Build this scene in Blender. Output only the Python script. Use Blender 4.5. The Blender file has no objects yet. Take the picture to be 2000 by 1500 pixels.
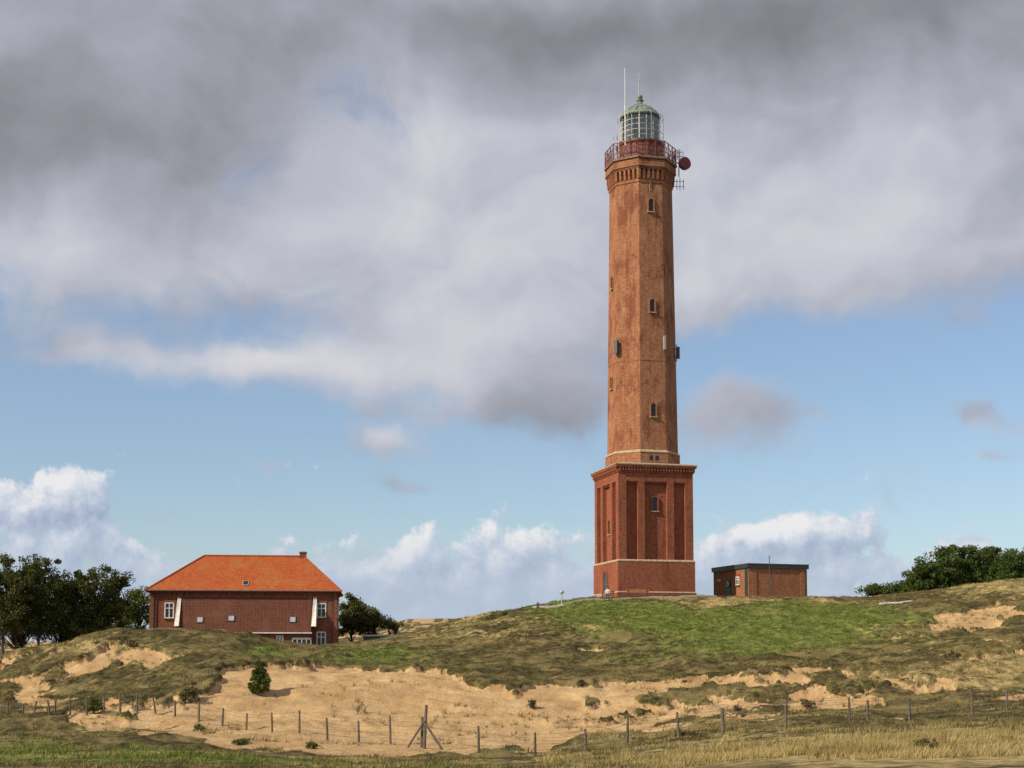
import bpy, math, numpy as np, random
from mathutils import Vector, Matrix
rng=np.random.default_rng(11); random.seed(5)
TH=math.radians(4.4); cT=math.cos(TH); sT=math.sin(TH); F=2750.0; Y0=1078.4
D=bpy.data; C=bpy.context.scene.collection
sc=bpy.context.scene
# ---------------------------------------------------------------- survey helpers
def elev(v):
    yc=(Y0-v)/F; return (sT+yc*cT)/(cT-yc*sT)
def bear(px,v=1200):
    yc=(Y0-v)/F; return ((px-1000)/F)/(cT-yc*sT)
# ---------------------------------------------------------------- node helpers
class NT:
    def __init__(s,tree): s.t=tree; s.n=tree.nodes; s.l=tree.links
    def set(s,sock,val):
        if isinstance(val,bpy.types.NodeSocket): s.l.new(val,sock)
        elif val is not None:
            if isinstance(val,(tuple,list)) and len(val)==3 and sock.type=='RGBA': val=(*val,1)
            sock.default_value=val
    def m(s,op,a,b=None,c=None,clamp=False):
        n=s.n.new('ShaderNodeMath'); n.operation=op; n.use_clamp=clamp
        s.set(n.inputs[0],a); s.set(n.inputs[1],b); s.set(n.inputs[2],c); return n.outputs[0]
    def vm(s,op,a,b=None,scale=None):
        n=s.n.new('ShaderNodeVectorMath'); n.operation=op
        s.set(n.inputs[0],a); s.set(n.inputs[1],b)
        if scale is not None: s.set(n.inputs['Scale'],scale)
        return n.outputs['Value'] if op in('DOT_PRODUCT','LENGTH') else n.outputs['Vector']
    def noise(s,vec,scale,detail=4,rough=.55,dist=0,col=False,dim='3D'):
        n=s.n.new('ShaderNodeTexNoise'); n.noise_dimensions=dim; s.set(n.inputs['Vector'],vec)
        n.inputs['Scale'].default_value=scale; n.inputs['Detail'].default_value=detail
        n.inputs['Roughness'].default_value=rough; n.inputs['Distortion'].default_value=dist
        return n.outputs['Color'] if col else n.outputs[0]
    def ss(s,x,a,b,o0=0.,o1=1.):
        n=s.n.new('ShaderNodeMapRange'); n.interpolation_type='SMOOTHSTEP'
        s.set(n.inputs[0],x); n.inputs[1].default_value=a; n.inputs[2].default_value=b
        n.inputs[3].default_value=o0; n.inputs[4].default_value=o1; return n.outputs[0]
    def mix(s,f,a,b,mode='MIX'):
        n=s.n.new('ShaderNodeMix'); n.data_type='RGBA'; n.blend_type=mode
        s.set(n.inputs[0],f); s.set(n.inputs[6],a); s.set(n.inputs[7],b); return n.outputs[2]
    def ramp(s,x,stops):
        n=s.n.new('ShaderNodeValToRGB'); s.set(n.inputs[0],x); e=n.color_ramp.elements
        while len(e)<len(stops): e.new(.5)
        for el,(p,c) in zip(e,stops): el.position=p; el.color=(*c,1)
        return n.outputs[0]
    def mapping(s,vec,sc_):
        return s.vm('MULTIPLY',vec,sc_)
def srgb(r,g,b):
    f=lambda c:(c/255/12.92 if c/255<=.04045 else ((c/255+.055)/1.055)**2.4)
    return (f(r),f(g),f(b))
def newmat(name):
    m=D.materials.new(name); m.use_nodes=True; nt=NT(m.node_tree); b=nt.n['Principled BSDF']
    return m,nt,b
def plain(name,col,rough=.6,metal=0,var=.25,scale=4,bump=0):
    m,nt,b=newmat(name); tc=nt.n.new('ShaderNodeTexCoord').outputs['Object']
    nz=nt.noise(tc,scale,5,.6)
    dark=tuple(c*(1-var) for c in col); lite=tuple(min(1,c*(1+var)) for c in col)
    nt.set(b.inputs['Base Color'],nt.mix(nt.ss(nz,.3,.7),dark,lite))
    b.inputs['Roughness'].default_value=rough; b.inputs['Metallic'].default_value=metal
    if bump:
        bn=nt.n.new('ShaderNodeBump'); bn.inputs['Strength'].default_value=bump; bn.inputs['Distance'].default_value=.02
        nt.set(bn.inputs['Height'],nt.noise(tc,scale*6,3)); nt.set(b.inputs['Normal'],bn.outputs[0])
    return m
def brickmat(name,c1,c2,mort,patch,pamt=.5,pale=None,streak=.35):
    m,nt,b=newmat(name); t=nt.n.new('ShaderNodeTexCoord'); uv=t.outputs['UV']; ob=t.outputs['Object']
    br=nt.n.new('ShaderNodeTexBrick'); nt.set(br.inputs['Vector'],uv)
    br.inputs['Scale'].default_value=1; br.inputs['Brick Width'].default_value=.26; br.inputs['Row Height'].default_value=.085
    br.inputs['Mortar Size'].default_value=.012; br.inputs['Mortar Smooth'].default_value=.3; br.inputs['Bias'].default_value=0
    nt.set(br.inputs['Color1'],c1); nt.set(br.inputs['Color2'],c2); nt.set(br.inputs['Mortar'],mort)
    col=br.outputs[0]
    co=nt.noise(nt.mapping(uv,(1.7,6.0,1)),1.2,4,.8)
    col=nt.mix(nt.ss(co,.44,.62,0,.62),col,tuple(c*.42 for c in c1))
    co2=nt.noise(nt.mapping(uv,(1.5,5.2,1)),1.9,3,.8)
    col=nt.mix(nt.ss(co2,.53,.70,0,.6),col,tuple(min(1,c*1.5+.03) for c in c2))
    big=nt.noise(nt.mapping(ob,(.6,.6,.32)),1.,7,.75)
    col=nt.mix(nt.ss(big,.50,.60,0,pamt),col,patch)
    if pale:
        bg=nt.noise(nt.mapping(ob,(.9,.9,.5)),.9,7,.78)
        col=nt.mix(nt.ss(bg,.53,.66,0,.6),col,pale)
    st=nt.noise(nt.mapping(ob,(3,3,.18)),1.,4,.6)
    col=nt.mix(nt.ss(st,.45,.75,0,streak),col,tuple(c*.35 for c in c1))
    nt.set(b.inputs['Base Color'],col); b.inputs['Roughness'].default_value=.9; b.inputs['Specular IOR Level'].default_value=.2
    bn=nt.n.new('ShaderNodeBump'); bn.inputs['Strength'].default_value=.5; bn.inputs['Distance'].default_value=.03
    nt.set(bn.inputs['Height'],nt.m('SUBTRACT',nt.m('MULTIPLY',co,1.2),br.outputs['Fac'])); nt.set(b.inputs['Normal'],bn.outputs[0])
    return m
M_base=brickmat('base_brick',(.29,.064,.027),(.38,.105,.046),(.27,.16,.11),(.19,.05,.03),.5,pale=(.34,.14,.08))
M_shaft=brickmat('shaft_brick',(.34,.11,.045),(.45,.18,.078),(.36,.24,.15),(.19,.055,.035),.72,pale=(.45,.26,.145),streak=.5)
M_house=brickmat('house_brick',(.25,.072,.036),(.32,.10,.052),(.22,.13,.085),(.20,.055,.03),.4)
M_hut=brickmat('hut_brick',(.33,.115,.05),(.43,.18,.08),(.3,.19,.12),(.25,.08,.04),.45)
M_stone=plain('pale_sandstone',(.38,.28,.165),.8,0,.25,3,.3)
M_slab=plain('weathered_slab',(.22,.13,.08),.85,0,.35,3,.3)
M_white=plain('white_paint',(.72,.71,.68),.5,0,.12,3)
M_offw=plain('weathered_white',(.56,.53,.47),.7,0,.15,2)
M_red=plain('dark_red_iron',(.14,.036,.024),.55,.2,.35,5)
M_drum=plain('drum_red_brown',(.17,.050,.032),.7,0,.4,4)
M_redp=plain('dish_red_paint',(.15,.024,.019),.6,0,.2,3)
M_grey=plain('grey_metal',(.40,.40,.38),.5,.2,.2,5)
M_dgrey=plain('dark_grey_metal',(.07,.07,.075),.5,.3,.25,5)
M_copper=plain('copper_patina',(.17,.20,.155),.7,.0,.5,3)
M_green=plain('dark_green_paint',(.020,.042,.036),.5,0,.2,4)
M_wood=plain('weathered_wood',(.13,.10,.075),.9,0,.4,9,.5)
M_bench=plain('bench_wood',(.38,.16,.06),.6,0,.2,6)
M_conc=plain('concrete',(.34,.31,.26),.9,0,.25,5,.4)
M_bark=plain('bark',(.065,.05,.038),.95,0,.4,8,.6)
def glassmat(name,col,r=.06):
    m,nt,b=newmat(name); b.inputs['Base Color'].default_value=(*col,1); b.inputs['Roughness'].default_value=r
    b.inputs['Specular IOR Level'].default_value=.4; tc=nt.n.new('ShaderNodeTexCoord').outputs['Object']
    nt.set(b.inputs['Base Color'],nt.mix(nt.noise(tc,2.5,3),tuple(c*.5 for c in col),tuple(c*1.5 for c in col))); return m
M_glass=glassmat('window_glass',(.018,.02,.026))
M_lens=plain('lens_glass',(.52,.55,.50),.15,0,.4,3)
def lanternglass():
    m=D.materials.new('lantern_glass'); m.use_nodes=True; nt=NT(m.node_tree); out=nt.n['Material Output']; nt.n.remove(nt.n['Principled BSDF'])
    g=nt.n.new('ShaderNodeBsdfGlossy'); g.inputs['Roughness'].default_value=.1; g.inputs['Color'].default_value=(.55,.60,.58,1)
    tr=nt.n.new('ShaderNodeBsdfTransparent'); tr.inputs['Color'].default_value=(.50,.55,.52,1)
    fr=nt.n.new('ShaderNodeFresnel'); fr.inputs[0].default_value=1.6
    mx=nt.n.new('ShaderNodeMixShader'); nt.l.new(nt.m('ADD',fr.outputs[0],.22,clamp=True),mx.inputs[0]); nt.l.new(tr.outputs[0],mx.inputs[1]); nt.l.new(g.outputs[0],mx.inputs[2]); nt.l.new(mx.outputs[0],out.inputs[0]); return m
M_lglass=lanternglass()
def tilemat(name,c,cd,moss,pw,ph,grid=.11,ms=.55,bmp=.6):
    m,nt,b=newmat(name); t=nt.n.new('ShaderNodeTexCoord'); uv=t.outputs['UV']; ob=t.outputs['Object']
    br=nt.n.new('ShaderNodeTexBrick'); nt.set(br.inputs['Vector'],uv); br.offset=0
    br.inputs['Scale'].default_value=1; br.inputs['Brick Width'].default_value=pw; br.inputs['Row Height'].default_value=ph
    br.inputs['Mortar Size'].default_value=min(pw,ph)*grid; br.inputs['Mortar Smooth'].default_value=.8
    nt.set(br.inputs['Color1'],c); nt.set(br.inputs['Color2'],tuple(x*.78 for x in c)); nt.set(br.inputs['Mortar'],cd)
    n1=nt.noise(ob,.35,6,.7); n2=nt.noise(ob,3.,4,.7)
    col=nt.mix(nt.ss(n1,.45,.7,0,ms),br.outputs[0],moss)
    col=nt.mix(nt.ss(n2,.46,.72,0,.55),col,tuple(x*.5 for x in c))
    nt.set(b.inputs['Base Color'],col); b.inputs['Roughness'].default_value=.85; b.inputs['Specular IOR Level'].default_value=.2
    bn=nt.n.new('ShaderNodeBump'); bn.inputs['Strength'].default_value=bmp; bn.inputs['Distance'].default_value=.04
    nt.set(bn.inputs['Height'],nt.m('SUBTRACT',1.,br.outputs['Fac'])); nt.set(b.inputs['Normal'],bn.outputs[0])
    return m
M_roof=tilemat('orange_roof_tiles',(.42,.098,.028),(.30,.065,.020),(.36,.15,.040),.24,.34,.09,.7,.35)
M_hang=tilemat('brown_hung_tiles',(.13,.044,.026),(.17,.085,.055),(.19,.08,.042),.36,.36,.06,.6,.4)
def leafmat(name,a,b_,tr=.3):
    m=D.materials.new(name); m.use_nodes=True; nt=NT(m.node_tree); out=nt.n['Material Output']; nt.n.remove(nt.n['Principled BSDF'])
    g=nt.n.new('ShaderNodeNewGeometry').outputs['Random Per Island']; ob=nt.n.new('ShaderNodeTexCoord').outputs['Object']
    f=nt.m('ADD',nt.m('MULTIPLY',g,.5),nt.m('MULTIPLY',nt.ss(nt.noise(ob,.5,3),.35,.65),.5))
    col=nt.mix(f,a,b_)
    d=nt.n.new('ShaderNodeBsdfDiffuse'); t=nt.n.new('ShaderNodeBsdfTranslucent'); nt.set(d.inputs[0],col); nt.set(t.inputs[0],col)
    mx=nt.n.new('ShaderNodeMixShader'); mx.inputs[0].default_value=tr
    nt.l.new(d.outputs[0],mx.inputs[1]); nt.l.new(t.outputs[0],mx.inputs[2]); nt.l.new(mx.outputs[0],out.inputs[0]); return m
M_leafD=leafmat('dark_tree_leaves',(.042,.050,.015),(.15,.155,.048))
M_leafB=leafmat('bush_leaves',(.038,.058,.016),(.13,.17,.048))
M_leafG=leafmat('green_leaves',(.06,.085,.018),(.17,.19,.05))
M_twig=leafmat('dry_twigs',(.09,.075,.03),(.20,.165,.075))
M_dry=leafmat('dry_grass_blades',(.27,.205,.075),(.56,.44,.20))
M_gg=leafmat('green_grass_blades',(.085,.115,.022),(.21,.25,.058))
M_og=leafmat('olive_grass_blades',(.095,.08,.028),(.28,.225,.09))
# ---------------------------------------------------------------- mesh builder
class MB:
    def __init__(s): s.v=[]; s.f=[]; s.mi=[]; s.X=Matrix.Identity(4)
    def add(s,vs,fs,mi=0):
        o=len(s.v); s.v+= [tuple(s.X@Vector(p)) for p in vs]; s.f+=[tuple(i+o for i in f) for f in fs]; s.mi+=[mi]*len(fs)
    def box(s,x0,x1,y0,y1,z0,z1,mi=0):
        s.add([(x0,y0,z0),(x1,y0,z0),(x1,y1,z0),(x0,y1,z0),(x0,y0,z1),(x1,y0,z1),(x1,y1,z1),(x0,y1,z1)],
              [(0,3,2,1),(4,5,6,7),(0,1,5,4),(1,2,6,5),(2,3,7,6),(3,0,4,7)],mi)
    def lathe(s,prof,n,ph=0,mi=0,c0=True,c1=True):
        vs=[]; fs=[]
        for r,z in prof:
            for k in range(n):
                a=ph+2*math.pi*k/n; vs.append((r*math.cos(a),r*math.sin(a),z))
        for i in range(len(prof)-1):
            for k in range(n):
                k2=(k+1)%n; fs.append((i*n+k,i*n+k2,(i+1)*n+k2,(i+1)*n+k))
        if c0: fs.append(tuple(reversed(range(n))))
        if c1: fs.append(tuple(range((len(prof)-1)*n,len(prof)*n)))
        s.add(vs,fs,mi)
    def tube(s,p0,p1,r0,r1=None,n=6,mi=0):
        r1=r0 if r1 is None else r1; p0=Vector(p0); p1=Vector(p1); d=(p1-p0)
        if d.length<1e-6: return
        q=d.to_track_quat('Z','Y'); vs=[]
        for p,r in((p0,r0),(p1,r1)):
            for k in range(n):
                a=2*math.pi*k/n; vs.append(tuple(p+q@Vector((r*math.cos(a),r*math.sin(a),0))))
        fs=[(k,(k+1)%n,n+(k+1)%n,n+k) for k in range(n)]+[tuple(reversed(range(n))),tuple(range(n,2*n))]
        s.add(vs,fs,mi)
    def obj(s,name,parent,mats,smooth=False,bevel=0):
        me=D.meshes.new(name); me.from_pydata(s.v,[],s.f); 
        for m in (mats if isinstance(mats,(list,tuple)) else [mats]): me.materials.append(m)
        me.polygons.foreach_set('material_index',s.mi)
        uvl=me.uv_layers.new(name='UVMap'); Z=Vector((0,0,1))
        for p in me.polygons:
            n=p.normal; t=Z.cross(n)
            t=Vector((1,0,0)) if t.length<1e-3 else t.normalized()
            b=n.cross(t)
            for li in p.loop_indices:
                co=me.vertices[me.loops[li].vertex_index].co; uvl.data[li].uv=(co.dot(t)+37.13,co.dot(b)+20)
        if smooth: me.polygons.foreach_set('use_smooth',[True]*len(me.polygons))
        me.update(); o=D.objects.new(name,me); C.objects.link(o)
        if parent: o.parent=parent
        if bevel:
            bv=o.modifiers.new('bevel','BEVEL'); bv.width=bevel; bv.segments=2
        return o
def empty(name,loc,rz=0,label='',cat='',group=None):
    e=D.objects.new(name,None); e.empty_display_size=.5; C.objects.link(e); e.location=loc; e.rotation_euler=(0,0,rz)
    e['label']=label; e['category']=cat
    if group: e['group']=group
    return e
def npmesh(name,V,nper,mat,parent=None,smooth=False):
    n=len(V)//nper; me=D.meshes.new(name); me.vertices.add(len(V)); me.vertices.foreach_set('co',V.astype(np.float32).ravel())
    me.loops.add(len(V)); me.loops.foreach_set('vertex_index',np.arange(len(V),dtype=np.int32))
    me.polygons.add(n); me.polygons.foreach_set('loop_start',np.arange(0,len(V),nper,dtype=np.int32))
    me.materials.append(mat); me.update(calc_edges=True); me.validate()
    o=D.objects.new(name,me); C.objects.link(o)
    if parent: o.parent=parent
    return o
# ---------------------------------------------------------------- noise
_T=[np.random.default_rng(100+i).random((256,256)) for i in range(8)]
def vn(x,y,s):
    T=_T[s%8]; xi=np.floor(x).astype(int); yi=np.floor(y).astype(int); fx=x-xi; fy=y-yi
    fx=fx*fx*(3-2*fx); fy=fy*fy*(3-2*fy)
    a=T[xi%256,yi%256]; b=T[(xi+1)%256,yi%256]; c=T[xi%256,(yi+1)%256]; d=T[(xi+1)%256,(yi+1)%256]
    return (a*(1-fx)+b*fx)*(1-fy)+(c*(1-fx)+d*fx)*fy
def fbm(x,y,s,o=4,r=.5):
    t=0;a=1;w=0
    for i in range(o): t=t+a*vn(x*2**i+13.7*i,y*2**i+5.1*i,s+i); w+=a; a*=r
    return t/w
def sstep(x,a,b):
    t=np.clip((x-a)/(b-a),0,1); return t*t*(3-2*t)
# ---------------------------------------------------------------- terrain
cols=np.array([-2500,-600,0,200,400,600,800,1000,1200,1400,1600,1800,2000,2600,4500],float)
rowsV={
 35:[1515,1515,1518,1518,1520,1520,1522,1520,1515,1505,1492,1486,1484,1480,1480],
 45:[1485,1485,1490,1492,1497,1502,1504,1505,1498,1478,1460,1448,1442,1430,1430],
 60:[1450,1450,1455,1458,1462,1468,1474,1478,1460,1440,1418,1408,1396,1385,1385],
 74:[1425,1425,1430,1432,1434,1440,1446,1446,1436,1412,1392,1380,1370,1352,1352],
 82:[1412,1412,1410,1410,1412,1420,1426,1428,1416,1394,1374,1362,1350,1335,1335],
 91:[1400,1400,1394,1384,1356,1348,1352,1362,1358,1342,1330,1318,1306,1290,1290],
 98:[1390,1390,1380,1358,1325,1318,1322,1332,1330,1316,1304,1294,1280,1270,1270],
 107:[1370,1370,1358,1315,1296,1306,1312,1318,1315,1303,1292,1276,1256,1245,1245],
 113:[1348,1348,1334,1284,1268,1300,1306,1308,1300,1290,1278,1260,1238,1225,1225],
 121:[1320,1320,1304,1240,1232,1284,1290,1278,1272,1262,1250,1234,1208,1190,1190],
 132:[1318,1318,1304,1250,1246,1276,1262,1232,1222,1216,1208,1194,1166,1150,1150],
 143:[1310,1310,1300,1258,1256,1271,1244,1194,1176,1174,1171,1165,1132,1120,1120],
 150:[1305,1305,1298,1262,1264,1270,1238,1186,1170,1167,1165,1160,1128,1115,1115],
 172:[1300,1300,1292,1272,1274,1272,1250,1205,1187,1184,1182,1178,1150,1140,1140],
 220:[1275,1275,1275,1272,1270,1262,1238,1235,1230,1225,1220,1215,1200,1200,1200],
 350:[1262,1262,1262,1258,1255,1240,1213,1212,1225,1225,1225,1225,1225,1225,1225],
 700:[1255,1255,1255,1255,1255,1250,1240,1240,1245,1245,1245,1245,1245,1245,1245],
 4600:[1278]*15}
tabY=[-60,0,20]; tabZ=[np.full(15,-1.75),np.full(15,-1.7),np.full(15,-1.85)]
for d_,vs in rowsV.items(): tabY.append(d_); tabZ.append((1290-np.array(vs,float))/F*d_)
tabY=np.array(tabY,float); tabZ=np.array(tabZ)
colU=(cols-1000)/F
gu=np.linspace(-1.4,1.4,701); gy=np.arange(-60,300.1,.5)
Zc=np.array([np.interp(gu,colU,r) for r in tabZ])
G=np.empty((len(gy),len(gu)))
for j in range(len(gu)): G[:,j]=np.interp(gy,tabY,Zc[:,j])
def blur(A,sig,ax):
    k=int(sig*3)+1; w=np.exp(-.5*(np.arange(-k,k+1)/sig)**2); w/=w.sum()
    P=np.pad(A,[(k,k) if a==ax else (0,0) for a in (0,1)],mode='edge'); return np.apply_along_axis(lambda r:np.convolve(r,w,'valid'),ax,P)
G=blur(blur(G,3.6,0),4.5,1)
def bil(A,u,y):
    fu=np.clip((u-gu[0])/(gu[1]-gu[0]),0,len(gu)-1.001); fy=np.clip((y-gy[0])/.5,0,len(gy)-1.001)
    i=fu.astype(int); j=fy.astype(int); a=fu-i; b=fy-j
    return (A[j,i]*(1-a)+A[j,i+1]*a)*(1-b)+(A[j+1,i]*(1-a)+A[j+1,i+1]*a)*b
def base_z(u,y):
    near=bil(G,u,np.minimum(y,299.4))
    far=np.zeros_like(near)
    msk=y>285
    if msk.any():
        uu=np.clip(u[msk],-1.4,1.4); yy=y[msk]; o=np.zeros_like(yy)
        R=np.array([np.interp(uu,colU,r) for r in tabZ]); k=np.clip(np.searchsorted(tabY,yy)-1,0,len(tabY)-2)
        t=(yy-tabY[k])/(tabY[k+1]-tabY[k]); ii=np.arange(len(yy)); o=R[k,ii]*(1-t)+R[k+1,ii]*t; far[msk]=o
    return np.where(y>299,far,near)
def gs(px,v,cx,cy,sx,sy,a): return a*np.exp(-((px-cx)/sx)**2-((v-cy)/sy)**2)
def masks(x,y,u,z):
    """sand / green / dry cover, from ground position and slope zone"""
    yy=np.maximum(y,25); px=1000+F*u; v=1290-F*z/yy
    wx=(fbm(x*.12,y*.12,1,3)-.5); px=px+wx*90; v=v+(fbm(x*.15+9,y*.07+4,2,4)-.5)*50
    vt=np.interp(px,[-600,0,200,350,430,520,700,850,1000,1150,1300,1450,1560,1700,2000,2600],[1370,1365,1372,1372,1340,1308,1312,1328,1340,1338,1330,1318,1300,1330,1345,1345])
    vb=np.interp(px,[-600,0,150,300,600,900,1100,1300,1450,1600,2000],[1385,1390,1425,1443,1458,1462,1456,1428,1405,1385,1372])
    st=np.interp(px,[-600,0,350,460,900,1150,1350,1500,2000],[.3,.48,.64,1.0,.90,.74,.58,.47,.40])
    S=st*sstep(v,vt-12,vt+12)*(1-sstep(v,vb-14,vb+14))
    for g in [(100,1310,130,32,.52),(280,1288,80,24,.65),(30,1350,80,20,.45),(1900,1215,95,32,.66),(1950,1285,100,30,.55),(1600,1292,50,16,.5),(1270,1255,60,9,.6),(1130,1268,45,7,.55),
              (980,1240,60,8,.5),(1090,1181,70,5,.7),(1700,1385,260,14,.15),(1790,1305,110,14,.4),(1250,1475,300,10,.2),(2000,1190,80,20,.5),(700,1255,40,5,.5)]: S=S+gs(px,v,*g)
    S=np.where(y>240,.45,S)
    gn=(fbm(x*.11+3,y*.13,5,4,.6)-.5)*1.3
    Gm=0*S
    for g in [(1450,1228,270,44,.95),(1200,1208,160,24,.75),(1700,1205,150,30,.75),(505,1284,60,12,.7),(210,1418,60,10,1.),(1500,1275,190,20,.5),(450,1478,150,10,.8),(60,1455,90,12,.9),(700,1292,150,9,.4),(1250,1190,200,12,.5),(750,1275,130,12,.5),(250,1480,280,18,.8),(850,1490,200,12,.6),(1200,1300,260,12,.3)]: Gm=Gm+gs(px,v,*g)
    Gm=Gm+np.minimum(Gm,1)*gn
    Dm=0*S
    for g in [(1750,1460,420,42,.95),(1250,1490,330,16,.6),(1400,1170,120,7,1.),(200,1282,160,28,.5),(980,1212,80,12,.6),(1950,1150,100,26,.85),(1650,1172,120,7,.5),(1150,1222,80,10,.4),(1900,1320,190,40,.5),(1650,1350,280,26,.3),(1000,1255,200,10,.3),(560,1480,300,14,.2),(900,1240,140,24,.3),(1750,1240,120,20,.35)]: Dm=Dm+gs(px,v,*g)
    Dm=Dm+np.minimum(Dm,1)*(fbm(x*.22,y*.2,7,4,.6)-.5)*1.1
    return S,Gm,Dm
BX,BY=14.30,153.0; TZ=6.62
HX,HY,HZ=bear(475.5,1260)*150,150.0,1.2
def height(x,y):
    x=np.asarray(x,float); y=np.asarray(y,float); u=x/np.maximum(y,30.); z=base_z(u,y); S,Gm,Dm=masks(x,y,u,z)
    sd=sstep(S+(fbm(x*.45,y*.3,3,5,.62)-.5)*1.25,.38,.52)
    cover=1-sd
    near=sstep(y,25,45)*(1-sstep(y,220,300))
    slope=sstep(y,88,100)*(1-sstep(y,138,146))
    hum=(fbm(x*.16,y*.14,4,4)-.5)*1.15+(fbm(x*.6,y*.5,5,4,.6)-.5)*.5
    z=z+near*(hum*(.5+.5*cover)*np.where(y<60,.45,1)+cover*.48*(1-sstep(y,130,142))*sstep(y,74,86))
    z=z+slope*cover*((fbm(x*.33,y*.30,6,4,.55)-.5)*1.0)
    # slumped ledges on the bare bank, stronger eastward
    bank=sstep(y,72,82)*(1-sstep(y,104,112))
    lg=1-np.abs(2*fbm(x*.14,y*.42,2,4,.55)-1)
    z=z+bank*(1-.5*cover)*(sstep(lg,.72,.93)-.5)*(.26+.16*sstep(x,0,18))
    z=z+near*(1-cover)*(fbm(x*.7,y*1.1,6,4,.6)-.5)*.20
    z=z+sstep(y,230,330)*(fbm(x*.02,y*.02,2,4)-.5)*3.2
    def pad(z,cx,cy,rx,ry,zz,soft):
        dd=np.sqrt(np.maximum(np.abs(x-cx)-rx,0)**2+np.maximum(np.abs(y-cy)-ry,0)**2); w=1-sstep(dd,0,soft); return z*(1-w)+zz*w
    z=pad(z,BX+6,BY+4,12,9,TZ-.04,5); z=pad(z,27.5,156,7,7,TZ-.02,5); z=pad(z,HX,HY+6,12,8,HZ,4)
    return z,sd,Gm,Dm
U=np.concatenate([np.linspace(-1.4,-.5,60)[:-1],np.linspace(-.5,.5,660),np.linspace(.5,1.4,60)[1:]])
Y=np.concatenate([np.arange(-60,34,3.),np.arange(34,60,.22),np.arange(60,160,.22),np.geomspace(160,4500,110)])
UU,YY=np.meshgrid(U,Y); XX=UU*np.maximum(YY,30.)
ZZ,SD,GM,DM=height(XX.ravel(),YY.ravel())
V=np.stack([XX.ravel(),YY.ravel(),ZZ],1); nu=len(U); ny=len(Y)
idx=np.arange(nu*ny).reshape(ny,nu)
Q=np.stack([idx[:-1,:-1],idx[:-1,1:],idx[1:,1:],idx[1:,:-1]],-1).reshape(-1,4)
me=D.meshes.new('dune_ground'); me.vertices.add(len(V)); me.vertices.foreach_set('co',V.astype(np.float32).ravel())
me.loops.add(Q.size); me.loops.foreach_set('vertex_index',Q.astype(np.int32).ravel()); me.polygons.add(len(Q)); me.polygons.foreach_set('loop_start',np.arange(0,Q.size,4,dtype=np.int32))
me.update(calc_edges=True); me.polygons.foreach_set('use_smooth',np.ones(len(Q),bool))
at=me.color_attributes.new('cover','FLOAT_COLOR','POINT'); at.data.foreach_set('color',np.stack([SD,np.clip(GM,0,1.5),np.clip(DM,0,1.5),np.ones_like(SD)],1).astype(np.float32).ravel())
ground=D.objects.new('ground',me); C.objects.link(ground); ground['kind']='structure'; ground['label']='rolling sand dunes with patchy grass and moss'; ground['category']='ground'
m,nt,b=newmat('dune_cover'); a=nt.n.new('ShaderNodeAttribute'); a.attribute_name='cover'
sp=nt.n.new('ShaderNodeSeparateColor'); nt.l.new(a.outputs['Color'],sp.inputs[0]); S_,G_,D_=sp.outputs
P=nt.n.new('ShaderNodeTexCoord').outputs['Object']
nA=nt.noise(P,.3,6,.65); nB=nt.noise(P,1.5,6,.72); nC=nt.noise(P,7,3,.7)
moss=nt.mix(nt.ss(nB,.38,.62),(.036,.030,.011),(.19,.15,.058))
moss=nt.mix(nt.ss(nA,.48,.62,0,.55),moss,(.24,.185,.078))
moss=nt.mix(nt.ss(nA,.54,.42,0,.6),moss,(.042,.036,.014))
grn=nt.mix(nt.ss(nB,.35,.62),(.050,.066,.013),(.17,.20,.045))
grn=nt.mix(nt.ss(nA,.52,.64,0,.5),grn,(.20,.175,.065))
dry=nt.mix(nt.ss(nB,.35,.62),(.17,.13,.05),(.44,.335,.15))
snd=nt.mix(nt.ss(nA,.35,.65),(.41,.26,.120),(.54,.37,.19))
snd=nt.mix(nt.ss(nB,.52,.72,0,.5),snd,(.29,.18,.085))
snd=nt.mix(nt.ss(nC,.58,.70,0,.5),snd,(.18,.12,.06))
gf=nt.ss(nt.m('ADD',G_,nt.m('MULTIPLY',nt.m('SUBTRACT',nB,.5),2.0)),.30,.62)
df=nt.ss(nt.m('ADD',D_,nt.m('MULTIPLY',nt.m('SUBTRACT',nt.noise(P,1.1,4,.7),.5),2.0)),.3,.6)
sf=nt.ss(nt.m('ADD',S_,nt.m('MULTIPLY',nt.m('SUBTRACT',nt.noise(P,2.6,5,.75),.5),1.5)),.38,.6)
col=nt.mix(gf,moss,grn); col=nt.mix(df,col,dry); col=nt.mix(sf,col,snd)
col=nt.mix(nt.ss(nC,.35,.65,.0,.35),col,nt.mix(1,col,(.55,.5,.45),'MULTIPLY'))
nt.set(b.inputs['Base Color'],col); b.inputs['Roughness'].default_value=.95; b.inputs['Specular IOR Level'].default_value=.1
bn=nt.n.new('ShaderNodeBump'); bn.inputs['Strength'].default_value=.9; bn.inputs['Distance'].default_value=.14
nt.set(bn.inputs['Height'],nt.m('ADD',nB,nt.m('MULTIPLY',nC,.4))); nt.set(b.inputs['Normal'],bn.outputs[0])
me.materials.append(m)
def gz(x,y): return float(height(np.array([x]),np.array([y]))[0][0])
_ys=np.arange(38,158,.15)
def ground_at(px,v):
    """walk outward along a bearing until the ground reaches the sight angle"""
    u=bear(px,v); z=height(u*_ys,_ys)[0]; s=z/_ys; k=np.argmax(s>=elev(v))
    if s[k]<elev(v): k=len(_ys)-1
    return u*_ys[k],_ys[k],z[k]
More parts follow.
